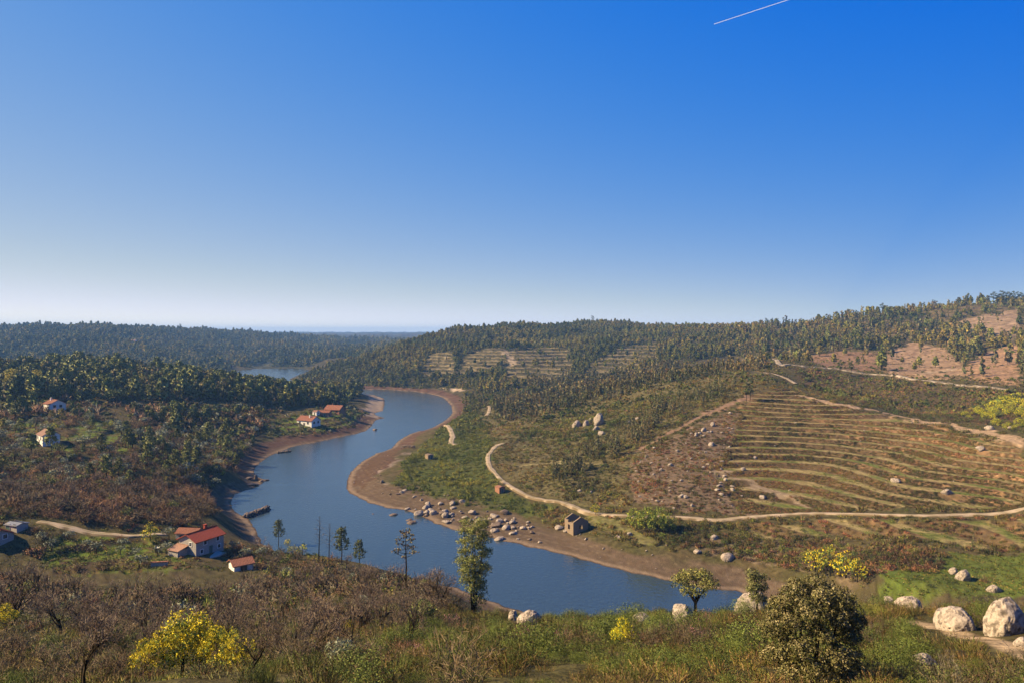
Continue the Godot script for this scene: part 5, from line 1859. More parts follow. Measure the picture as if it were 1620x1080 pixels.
var PLANTING := [
	["far_hills", "pine", 0.012, 0.7, 1.8, "gap"],
	["far_hills", "bush", 0.02, 1.5, 3, ""],
	["far_hills", "oak", 0.009, 0.9, 1.6, ""],
	["far_hills", "bare", 0.003, 1, 1.6, "patch"],
	["far_hills", "mimosa", 0.0006, 1, 1.5, "patch"],
	["wooded_hill", "pine", 0.03, 0.45, 1.15, "gap"],
	["wooded_hill", "bush", 0.05, 1, 2, ""],
	["wooded_hill", "eucalyptus", 0.016, 0.7, 1.3, "thin"],
	["wooded_hill", "oak", 0.014, 0.5, 0.95, ""],
	["wooded_hill", "mimosa", 0.0008, 0.8, 1.2, "patch"],
	["far_terraces_a", "bush", 0.012, 0.6, 1.1, "riser"],
	["far_terraces_b", "bush", 0.03, 0.6, 1.1, "riser"],
	["far_terraces_c", "bush", 0.06, 0.6, 1.2, "riser"],
	["far_terraces_d", "bush", 0.04, 0.6, 1.2, "riser"],
	["far_terraces_c", "oak", 0.003, 0.3, 0.6, ""],
	["far_terraces_d", "oak", 0.002, 0.3, 0.6, ""],
	["valley_wood", "eucalyptus", 0.035, 0.9, 1.7, ""],
	["valley_wood", "oak", 0.02, 0.6, 1.1, ""],
	["upper_hill", "eucalyptus", 0.014, 1.1, 2.1, "thin"],
	["upper_hill", "pine", 0.007, 0.8, 1.5, "thin"],
	["upper_hill", "oak", 0.004, 0.6, 1.1, "thin"],
	["upper_hill", "bush", 0.03, 0.9, 1.8, ""],
	["upper_hill", "heather", 0.05, 1.2, 2.4, "low"],
	["cleared_brown", "bush", 0.02, 0.6, 1, ""],
	["cleared_tan", "heather", 0.03, 0.8, 1.5, ""],
	["cleared_orange", "heather", 0.03, 0.8, 1.5, ""],
	["crest_trees", "eucalyptus", 0.036, 0.7, 1.3, ""],
	["diagonal_trees", "eucalyptus", 0.06, 0.8, 1.4, ""],
	["diagonal_trees", "bush", 0.08, 0.8, 1.4, ""],
	["dark_shrubs", "oak", 0.012, 0.35, 0.7, ""],
	["dark_shrubs", "bush", 0.04, 1.1, 2.2, ""],
	["grass_slope", "bush", 0.022, 0.8, 1.8, ""],
	["grass_slope", "oak", 0.0018, 0.4, 0.75, ""],
	["grass_slope", "eucalyptus", 0.0014, 0.5, 0.9, ""],
	["grass_slope", "heather", 0.3, 0.7, 1.5, "low"],
	["grass_slope", "straw", 0.22, 0.9, 1.6, "low"],
	["grass_slope", "tuft", 0.12, 0.9, 1.8, "low"],
	["grass_slope", "bracken", 0.03, 0.8, 1.4, "low patch"],
	["bank_shrubs", "bush", 0.11, 0.8, 1.5, ""],
	["bank_shrubs", "broom", 0.09, 0.8, 1.4, ""],
	["bank_shrubs", "oak", 0.004, 0.5, 0.9, ""],
	["bank_shrubs", "tuft", 0.15, 1, 2, "low"],
	["bracken_slope", "bracken", 0.2, 0.7, 1.3, "low"],
	["bracken_slope", "heather", 0.22, 0.8, 1.4, "low"],
	["bracken_slope", "straw", 0.16, 0.9, 1.6, "low"],
	["bracken_slope", "tuft", 0.1, 0.9, 1.6, "low"],
	["bracken_slope", "bush", 0.008, 0.7, 1.4, ""],
	["terraces", "heather", 1.7, 0.55, 1.1, "low riser"],
	["terraces", "bracken", 0.7, 0.5, 0.95, "low riser"],
	["terraces", "heather", 0.1, 0.4, 0.8, "low"],
	["terraces", "tuft", 0.2, 0.6, 1.2, "low tread"],
	["terraces", "bush", 0.03, 0.4, 0.8, "tread"],
	["terraces", "bush", 0.045, 0.35, 0.75, ""],
	["terraces", "straw", 0.22, 0.7, 1.2, "low tread"],
	["terraces", "bush", 0.004, 0.8, 1.2, "riser"],
	["lower_terraces", "heather", 0.3, 0.9, 1.5, "low riser"],
	["lower_terraces", "bracken", 0.14, 0.9, 1.6, "low riser"],
	["lower_terraces", "tuft", 0.35, 0.9, 1.6, "low tread"],
	["lower_terraces", "bush", 0.018, 0.6, 1.1, ""],
	["green_field", "tuft", 0.9, 0.8, 1.5, "low"],
	["green_field", "bush", 0.007, 0.7, 1.3, ""],
	["green_field", "scrub", 0.004, 0.5, 0.9, ""],
	["right_bank", "bracken", 0.1, 1, 2, ""],
	["right_bank", "heather", 0.25, 1, 1.8, "low"],
	["right_bank", "bush", 0.06, 0.8, 1.5, ""],
	["right_bank", "scrub", 0.02, 0.5, 0.9, ""],
	["right_bank", "tuft", 0.25, 0.9, 1.6, "low"],
	["road_bank", "tuft", 0.45, 1, 1.8, "low"],
	["road_bank", "bush", 0.05, 0.8, 1.5, ""],
	["road_bank", "heather", 0.25, 1, 1.8, "low"],
	["road_bank", "bracken", 0.05, 0.9, 1.6, "low patch"],
	["right_side", "tuft", 0.16, 0.5, 1.1, "low shore"],
	["right_side", "heather", 0.05, 0.5, 1.1, "low shore"],
	["right_side", "heather", 0.06, 1.2, 2.4, "low"],
	["right_side", "bush", 0.01, 0.8, 1.8, ""],
	["right_side", "tuft", 0.06, 1.2, 2.4, "low"],
	["right_side", "eucalyptus", 0.0012, 0.6, 1.2, "thin"],
	["left_fill", "scrub", 0.04, 1.2, 2, ""],
	["left_fill", "oak", 0.008, 0.7, 1.2, ""],
	["left_fill", "olive", 0.008, 0.8, 1.3, ""],
	["left_fill", "bush", 0.03, 1, 2, ""],
	["saddle", "eucalyptus", 0.02, 1, 1.8, ""],
	["saddle", "pine", 0.012, 0.8, 1.3, ""],
	["saddle", "bush", 0.03, 1, 2, ""],
	["bank_wood", "eucalyptus", 0.012, 0.6, 1.2, ""],
	["bank_wood", "bush", 0.05, 1, 2, ""],
	["bank_wood", "oak", 0.008, 0.5, 1, ""],
	["spit_wood", "oak", 0.02, 1.3, 2, ""],
	["spit_wood", "pine", 0.012, 1.1, 1.5, ""],
	["spit_wood", "bare", 0.01, 1.2, 1.8, ""],
	["spit_wood", "mimosa", 0.0015, 1, 1.6, ""],
	["bramble", "bracken", 0.22, 1.2, 2.2, "low"],
	["bramble", "heather", 0.22, 1.2, 2.2, "low"],
	["bramble", "scrub", 0.1, 0.5, 0.9, ""],
	["bramble", "bush", 0.03, 0.8, 1.4, ""],
	["rust_shrubs", "bracken", 0.5, 1.5, 3, ""],
	["rust_shrubs", "russet", 0.2, 1.5, 2.6, ""],
	["hollow", "bush", 0.05, 0.8, 1.7, ""],
	["hollow", "scrub", 0.03, 0.7, 1.2, ""],
	["hollow", "bracken", 0.05, 1, 2, "low"],
	["hollow", "heather", 0.08, 1, 2, "low"],
	["hollow", "oak", 0.004, 0.5, 0.9, ""],
	["hollow", "eucalyptus", 0.004, 0.6, 1.1, "thin"],
	["mimosa_slope", "mimosa", 0.055, 0.55, 1, ""],
	["mimosa_slope", "bush", 0.04, 0.8, 1.5, ""],
	["pine_forest", "pine", 0.028, 0.7, 1.8, "gap"],
	["pine_forest", "oak", 0.016, 0.6, 1.7, "gap"],
	["pine_forest", "bush", 0.04, 1, 2.2, ""],
	["pine_forest", "eucalyptus", 0.02, 1.2, 2.1, ""],
	["pine_forest", "scrub", 0.02, 1.2, 2, ""],
	["pine_forest", "bare", 0.012, 1, 1.5, ""],
	["mixed_slope", "bare", 0.018, 0.9, 1.5, ""],
	["mixed_slope", "pine", 0.005, 0.7, 1.3, ""],
	["mixed_slope", "olive", 0.01, 0.8, 1.4, ""],
	["mixed_slope", "oak", 0.006, 0.6, 1.2, ""],
	["mixed_slope", "scrub", 0.035, 1, 1.9, ""],
	["mixed_slope", "bush", 0.02, 1, 2, ""],
	["mixed_slope", "cypress", 0.0008, 0.7, 1.1, ""],
	["mixed_slope", "mimosa", 0.0008, 0.5, 0.8, ""],
	["mixed_slope", "tuft", 0.1, 1, 2, "low"],
	["brown_wood", "bare", 0.022, 1, 1.5, ""],
	["brown_wood", "scrub", 0.09, 1.2, 2.1, ""],
	["brown_wood", "oak", 0.003, 0.6, 1.1, ""],
	["brown_wood", "bush", 0.015, 1, 1.8, "patch"],
	["lane_side", "scrub", 0.05, 0.8, 1.5, ""],
	["lane_side", "bare", 0.01, 0.8, 1.2, ""],
	["lane_side", "bush", 0.02, 0.8, 1.5, ""],
	["lane_side", "olive", 0.004, 0.8, 1.1, ""],
	["lane_side", "tuft", 0.4, 0.9, 1.6, "low"],
	["lane_side", "bracken", 0.05, 0.9, 1.6, "low patch"],
	["point", "oak", 0.01, 0.5, 0.9, ""],
	["point", "bush", 0.05, 0.8, 1.6, ""],
	["point", "olive", 0.006, 0.6, 1, ""],
	["point", "scrub", 0.03, 0.8, 1.4, ""],
	["point", "tuft", 0.12, 1, 2, "low"],
	["lake_shore", "pine", 0.02, 0.8, 1.3, ""],
	["lake_shore", "oak", 0.01, 0.8, 1.3, ""],
	["garden_terraces", "tuft", 0.5, 0.9, 1.6, "low"],
	["garden_terraces", "bush", 0.012, 0.7, 1.2, "riser"],
	["garden_terraces", "olive", 0.009, 0.7, 1.1, ""],
	["garden_terraces", "scrub", 0.05, 0.6, 1.2, "riser"],
	["garden_terraces", "bush", 0.02, 0.6, 1.2, ""],
	["garden_terraces", "bare", 0.004, 0.5, 0.8, ""],
	["cottage_bank", "scrub", 0.05, 0.8, 1.3, ""],
	["cottage_bank", "bush", 0.05, 0.8, 1.5, ""],
	["cottage_bank", "tuft", 0.4, 0.8, 1.5, "low"],
	["cottage_bank", "olive", 0.008, 0.6, 0.9, ""],
	["cottage_bank", "mimosa", 0.004, 0.5, 0.8, ""],
	["front_scrub", "scrub", 0.045, 0.9, 2, ""],
	["front_scrub", "bare", 0.026, 0.8, 1.5, ""],
	["front_scrub", "bush", 0.09, 0.9, 1.9, "clump"],
	["front_scrub", "olive", 0.004, 0.6, 1, "patch"],
	["front_scrub", "broom", 0.06, 0.9, 1.6, "patch"],
	["front_scrub", "heather", 0.1, 1.2, 2.4, "low"],
	["front_scrub", "bracken", 0.05, 1, 2, "low patch"],
	["front_scrub", "oak", 0.0018, 0.5, 0.9, ""],
	["front_scrub", "olive", 0.002, 0.7, 1.1, ""],
	["front_scrub", "tuft", 0.4, 1, 2, "low"],
	["front_scrub", "russet", 0.03, 1, 2, "low patch"],
	["front_scrub", "straw", 0.1, 1, 2, "low"],
	["heath", "heather", 0.9, 0.8, 1.9, "low clump near"],
	["heath", "broom", 0.16, 0.6, 1.2, "clump near"],
	["heath", "bush", 0.55, 0.6, 2, "clump near"],
	["heath", "bush", 0.22, 0.5, 1.2, "near"],
	["heath", "heather", 0.9, 0.8, 1.6, "low near"],
	["heath", "russet", 0.26, 0.9, 2, "low patch near"],
	["heath", "bracken", 0.05, 0.8, 1.4, "low patch near"],
	["heath", "tuft", 0.1, 0.7, 1.2, "low near"],
	["heath", "straw", 0.03, 0.8, 1.2, "low near"],
	["heath", "pink", 0.09, 0.7, 1.5, "patch near"],
	["heath", "scrub", 0.05, 0.35, 0.8, "thin"],
	["heath", "mimosa", 0.0012, 0.18, 0.34, "thin"],
]

var ROCKS := [
	["large rounded granite boulder, half in shade, beside the sandy path", 27.1, 41.0, 3.11, 1.52, 0.8, "rock"],
	["huge furrowed granite boulder cut by the right edge of the view", 27.9, 38.0, 2.89, 2.96, 0.9, "rock"],
	["pale granite boulder with a notched grey top left of the rounded one", 34.2, 58.0, 3.01, 1.83, 0.8, "rock"],
	["small pale boulder lying lowest in the heath at right", 16.8, 27.6, 1.12, 0.61, 0.7, "rock"],
	["pale granite boulder in the heath below the round-crowned tree", 15.6, 62.0, 2.41, 2.30, 0.8, "rock"],
	["low flat pale rock in the heath, left of the boulder below the round-crowned tree", 12.2, 64.0, 2.37, 1.78, 0.6, "rock"],
	["long flat pale rock in the heath right of the tall tree", 1.7, 72.0, 3.33, 1.87, 0.6, "rock"],
	["small pale rock behind the long flat rock near the tall tree", 0.1, 76.0, 1.83, 1.34, 0.7, "rock"],
	["grey boulder beside the sandy path at the right edge", 24.8, 33.0, 0.92, 0.61, 0.8, "rock"],
	["big grey boulder at the water's end behind the slim tree", 58.9, 162.0, 12.00, 10.50, 0.8, "rock"],
	["small rounded stone alone on the mud flat before the mimosas", 78.2, 175.9, 3.26, 1.47, 0.8, "rock"],
	["pale split slab on the mud flat, left of two", 55.4, 203.5, 4.14, 2.07, 0.7, "rock"],
	["tilted pale slab on the mud flat, right of two", 62.9, 197.9, 5.50, 3.30, 0.6, "rock"],
	["grey boulder in the brambles above the mud flat", 62.8, 211.4, 4.70, 2.55, 0.8, "rock"],
	["small dark stone on the mud flat below the big green thicket", 53.8, 210.4, 1.75, 0.97, 0.8, "rock"],
	["jagged pale crag standing in the green meadow", 107.7, 162.0, 4.50, 3.90, 0.7, "rock"],
	["lower grey rock leaning on the jagged crag in the meadow", 107.9, 166.0, 2.77, 2.15, 0.7, "rock"],
	["dark-sided boulder in the green meadow near the right edge", 109.7, 154.4, 4.00, 2.29, 0.8, "rock"],
	["pale stone at the foot of the green meadow", 88.8, 160.4, 2.67, 1.49, 0.8, "rock"],
	["second pale stone at the foot of the green meadow, nearer the bare tree", 90.7, 157.7, 2.04, 1.17, 0.8, "rock"],
	["flat brown rock in the river, left of the two islets", -45.8, 260.4, 6.03, 1.69, 0.5, "wet_rock"],
	["long brown rock islet in the river, nearest the right bank", -36.7, 249.2, 7.85, 1.85, 0.5, "wet_rock"],
	["upper slab of the right rock islet in the river", -38.6, 253.0, 5.62, 1.41, 0.5, "wet_rock"],
	["tiny dark rock in the middle of the river", -53.5, 262.5, 2.19, 0.73, 0.6, "wet_rock"],
	["tiny dark rock between islets and right bank", -36.3, 256.3, 1.66, 0.71, 0.6, "wet_rock"],
	["dark rock in the water off the green point", -98.3, 486.9, 5.86, 2.71, 0.7, "wet_rock"],
	["big smooth granite whaleback at the river's edge", -35.6, 260.0, 7.22, 4.82, 0.7, "rock"],
	["dark-sided boulder right of the granite whaleback", -30.3, 259.9, 5.29, 3.13, 0.7, "rock"],
	["slanting granite slab above the whaleback", -33.6, 266.5, 6.42, 2.96, 0.7, "rock"],
	["rounded boulder at the right end of the whaleback pile", -25.8, 260.0, 5.30, 2.89, 0.7, "rock"],
	["boulder above the right end of the whaleback pile", -23.3, 267.8, 4.46, 2.73, 0.7, "rock"],
	["boulder under the green bank shrubs near the whaleback pile", -19.7, 269.8, 4.50, 2.25, 0.7, "rock"],
	["grey boulder in the middle of the whaleback pile", -28.5, 269.6, 3.99, 2.25, 0.7, "rock"],
	["pale stone under the left end of the green bank shrubs", -45.5, 289.0, 3.75, 1.61, 0.7, "rock"],
	["small stone on the bank between shrubs and river", -40.3, 280.5, 2.60, 1.30, 0.7, "rock"],
	["dark small stone on the bank left of the whaleback", -36.8, 276.1, 2.30, 1.53, 0.7, "rock"],
	["dark stone on the beach right of the whaleback pile", -22.4, 255.0, 2.12, 1.42, 0.7, "rock"],
	["dark round stone on the beach left of the slab pile", -15.0, 249.3, 2.77, 1.62, 0.7, "rock"],
	["pale round stone on the beach left of the slab pile", -13.0, 251.6, 2.56, 1.63, 0.7, "rock"],
	["third round stone on the beach left of the slab pile", -10.1, 248.4, 2.76, 1.61, 0.7, "rock"],
	["slab in the pile of bank rocks right of the tall tree's crown", -6.1, 236.8, 5.26, 2.85, 0.6, "rock"],
	["upper slab of the pile of bank rocks behind the tall tree", -2.2, 238.5, 5.74, 3.09, 0.6, "rock"],
	["low pale ledge at the waterline behind the tall tree", -4.2, 228.9, 7.63, 1.91, 0.5, "rock"],
	["right-hand slab of the pile of bank rocks behind the tall tree", 0.4, 233.4, 5.19, 1.95, 0.6, "rock"],
	["boulder above the pile of bank rocks, toward the stone ruin", 4.0, 237.6, 4.40, 1.76, 0.6, "rock"],
	["dark flat stone on the beach left of the stone ruin", 7.1, 238.8, 2.65, 1.33, 0.6, "rock"],
	["pale rocks at the left foot of the stone ruin", 16.1, 235.3, 5.67, 2.40, 0.7, "rock"],
	["dark rock at the foot of the stone ruin", 18.5, 231.8, 3.86, 1.93, 0.7, "rock"],
	["leftmost pale block of the granite outcrop on the grassy slope", 36.7, 388.5, 8.63, 7.20, 0.8, "rock"],
	["second block of the granite outcrop from the left", 42.1, 385.4, 7.85, 5.71, 0.8, "rock"],
	["narrow upper block of the granite outcrop", 47.2, 404.3, 5.24, 3.74, 0.8, "rock"],
	["tallest dark block of the granite outcrop on the grassy slope", 48.6, 377.5, 10.49, 10.49, 0.9, "rock"],
	["pale block below the tallest one in the granite outcrop", 45.4, 366.3, 6.78, 4.07, 0.8, "rock"],
	["lowest rounded boulder of the granite outcrop", 46.0, 350.1, 7.13, 3.89, 0.8, "rock"],
	["pale stone alone right of the granite outcrop", 68.3, 369.0, 5.47, 2.73, 0.7, "rock"],
	["small pale stone between outcrop and the diagonal trees", 63.1, 366.3, 3.05, 1.70, 0.7, "rock"],
	["grey boulder group top of the stony bracken slope", 87.1, 296.8, 6.05, 2.75, 0.8, "rock"],
	["pale boulder high on the stony bracken slope", 89.5, 317.8, 4.71, 3.53, 0.8, "rock"],
	["rounded grey boulder high on the stony bracken slope, right of the pale one", 96.1, 325.3, 4.22, 3.31, 0.8, "rock"],
	["long slanting pale slab on the lower bracken slope", 61.0, 243.9, 4.97, 2.48, 0.6, "rock"],
	["round pale boulder beside the stony track", 88.9, 241.4, 4.02, 2.46, 0.9, "rock"],
	["round boulder at the left end of the terraces", 91.5, 269.2, 3.49, 2.74, 0.9, "rock"],
	["pale boulder between the terrace ends", 101.5, 284.8, 3.69, 2.11, 0.8, "rock"],
	["pale rock ledge beside the crest track at right", 205.0, 291.4, 7.01, 2.97, 0.7, "rock"],
	["white rock beside the crest track near the right edge", 211.8, 289.6, 3.22, 2.14, 0.8, "rock"],
	["grey rock patch among the right-hand terraces", 180.1, 260.8, 5.80, 2.66, 0.7, "rock"],
	["orange-tan rock bulge in the lower terraces", 145.7, 227.3, 6.32, 3.16, 0.8, "rock"],
	["orange-tan rock shelf left of the bulge in the terraces", 138.0, 244.4, 5.88, 2.72, 0.7, "rock"],
	["tan rock on the green slope above the dirt road", 26.1, 263.6, 3.42, 1.71, 0.7, "rock"],
	["small pale rock on the green slope above the dirt road", 30.3, 261.6, 1.94, 1.45, 0.7, "rock"],
	["dark upright rock at the river's left edge", -120.4, 320.4, 2.97, 4.15, 1, "wet_rock"],
	["long flat rock shelf at the river's left edge", -118.6, 309.4, 10.31, 1.43, 0.4, "wet_rock"],
	["dark stone in the rock spit on the left bank", -117.2, 318.0, 3.53, 1.18, 0.6, "wet_rock"],
	["outer stone of the rock spit on the left bank", -115.9, 321.8, 3.58, 0.89, 0.6, "wet_rock"],
	["pale-topped rock on the left bank above the shelf", -123.0, 317.7, 5.88, 2.06, 0.6, "wet_rock"],
	["dark rock under the trees on the left bank", -116.6, 266.8, 2.47, 2.96, 0.7, "wet_rock"],
]

var HOUSES := [
	{"name": "red_roofed_house", "label": "two-storey stone house with a dark red tiled roof near the river", "x": -82.8, "d": 181.9, "yaw": -27, "size": Vector3(6.6, 4.2, 8.6), "roof": 1.5, "wall": "stone_wall", "tile": "red_tile", "over": 0.5, "windows": [["right", -2.4, 2.8, 0.9, 1], ["right", 1.5, 2.8, 0.9, 1], ["right", -2.8, 0.8, 0.9, 1], ["right", 2.6, 0.8, 0.8, 1], ["front", 1.2, 2.8, 0.8, 1]], "chimney": [-1.4, -2.2], "door": ["right", -0.2, 1.1, 2.1]},
	{"name": "barn", "label": "low barn with an orange tiled roof behind the red-roofed house", "x": -90.6, "d": 191.9, "yaw": 84, "size": Vector3(4.2, 2.4, 6), "roof": 1, "wall": "stone_wall", "tile": "orange_tile", "over": 0.3, "windows": [["left", 0.8, 0.8, 0.7, 0.7]], "chimney": [], "door": ["left", -1.2, 1.2, 1.9]},
	{"name": "garden_shed", "label": "small white shed with a pinkish red tiled roof below the stone house", "x": -68.2, "d": 171.6, "yaw": -52, "size": Vector3(4.6, 2, 4.6), "roof": 1, "wall": "white_wall", "tile": "orange_tile", "over": 0.45, "windows": [["left", 0.9, 0.8, 0.6, 0.6]], "chimney": [], "door": ["right", 0, 1.6, 1.7]},
	{"name": "white_house", "label": "white gabled house with a pale brown roof in the lower left trees", "x": -201.9, "d": 297.0, "yaw": 48, "size": Vector3(6.4, 4.2, 9), "roof": 2, "wall": "white_wall", "tile": "pale_tile", "over": 0.35, "windows": [["front", 0.9, 2.4, 1.3, 1.4], ["front", -1.6, 1.6, 0.8, 1.9], ["left", -2.6, 2.2, 0.9, 1.1], ["left", 1.8, 2.2, 0.9, 1.1]], "chimney": [0.6, 3], "door": ["left", -0.6, 1.2, 2.1]},
	{"name": "hillside_house", "label": "white house with a faded red roof higher up between grey olive trees", "x": -259.0, "d": 386.3, "yaw": 50, "size": Vector3(8, 4, 10.5), "roof": 2.2, "wall": "white_wall", "tile": "orange_tile", "over": 0.4, "windows": [["front", 1.4, 2, 1.2, 1.3], ["front", -1.6, 2, 1.2, 1.3], ["left", 2.4, 1.8, 1, 1.2]], "chimney": [-1.2, -2.2], "door": ["left", -1.4, 1.2, 2.1]},
	{"name": "point_house", "label": "long orange-roofed house with a white gable at the lower edge of the green point", "x": -140.1, "d": 470.0, "yaw": 62, "size": Vector3(8.5, 4, 13.5), "roof": 2.6, "wall": "white_wall", "tile": "orange_tile", "over": 0.5, "windows": [["front", 2, 1.8, 1.3, 1.4], ["front", -1.8, 1.8, 1.3, 1.4], ["left", -4, 1.6, 1.2, 1.3], ["left", 3.4, 1.6, 1.2, 1.3]], "chimney": [-1.5, 2.5], "door": ["left", 0, 1.4, 2.2]},
	{"name": "upper_point_house", "label": "large house with a bright orange tiled roof at the top of the green point", "x": -133.9, "d": 516.5, "yaw": 70, "size": Vector3(8.5, 3.6, 13), "roof": 2.8, "wall": "ochre_wall", "tile": "orange_tile", "over": 0.6, "windows": [["left", -4, 1.4, 1.3, 1.3], ["left", -1.8, 1.4, 1.3, 1.3], ["left", 4, 1.4, 1.3, 1.3]], "chimney": [1, -3], "door": ["left", 1.4, 1.4, 2.2]},
	{"name": "point_annex", "label": "low wing with an orange roof left of the upper point house", "x": -137.8, "d": 499.5, "yaw": 82, "size": Vector3(5, 2.6, 10), "roof": 1.3, "wall": "ochre_wall", "tile": "orange_tile", "over": 0.4, "windows": [["left", -2.4, 1.2, 1.2, 1.1]], "chimney": [], "door": ["left", 1.6, 1.3, 2]},
	{"name": "white_outbuilding", "label": "small white outbuilding beside the low orange wing on the point", "x": -142.5, "d": 496.5, "yaw": 60, "size": Vector3(3.4, 2.4, 4), "roof": 0.9, "wall": "white_wall", "tile": "pale_tile", "over": 0.2, "windows": [["front", 0, 1.1, 0.7, 0.8]], "chimney": [], "door": ["left", 0, 0.9, 1.9]},
	{"name": "edge_house", "label": "house with a red roof at the left edge, behind rust-red shrubs", "x": -135.1, "d": 177.9, "yaw": 60, "size": Vector3(6, 2.4, 7), "roof": 1.5, "wall": "stone_wall", "tile": "red_tile", "over": 0.4, "windows": [["front", 1, 1.4, 1, 1.1]], "chimney": [], "door": ["front", -1.4, 1, 2]},
	{"name": "sheet_roofed_shed", "label": "grey sheet-roofed shed at the end of the left lane", "x": -133.1, "d": 183.3, "yaw": 70, "size": Vector3(3, 1.6, 4.4), "roof": 0.4, "wall": "concrete", "tile": "grey_sheet", "over": 0.3, "windows": [["left", 1.4, 1.1, 0.7, 0.7]], "chimney": [], "door": ["left", -1.2, 1.6, 1.8]},
	{"name": "brick_hut", "label": "tiny orange brick hut just below the dirt road", "x": -4.9, "d": 277.9, "yaw": 35, "size": Vector3(2.8, 2.2, 3.2), "roof": 0.4, "wall": "ochre_wall", "tile": "ochre_wall", "over": 0.08, "windows": [], "chimney": [], "door": ["front", 0, 0.8, 1.7]},
	{"name": "stone_hut", "label": "small roofless-looking stone hut on the bank above the river bend", "x": -42.5, "d": 350.0, "yaw": 30, "size": Vector3(3, 2, 4), "roof": 0.3, "wall": "ruin_wall", "tile": "ruin_wall", "over": 0.05, "windows": [], "chimney": [], "door": ["front", 0.4, 0.9, 1.7]},
	{"name": "hilltop_house", "label": "tiny white house on the distant skyline left of the terraces", "x": 255.0, "d": 1370.0, "yaw": 75, "size": Vector3(9, 6, 13), "roof": 2.5, "wall": "white_wall", "tile": "pale_tile", "over": 0.3, "windows": [["left", -3, 2.5, 1.4, 1.4], ["left", 3, 2.5, 1.4, 1.4]], "chimney": [], "door": ["left", 0, 1.4, 2.2]},
	{"name": "farm_building", "label": "pale farm building alone on the hazy hills beyond the lake", "x": -869.2, "d": 1564.5, "yaw": 80, "size": Vector3(8, 5, 16), "roof": 2.5, "wall": "white_wall", "tile": "pale_tile", "over": 0.3, "windows": [["left", -4, 2, 1.4, 1.4]], "chimney": [], "door": ["left", 2, 2, 3]},
]

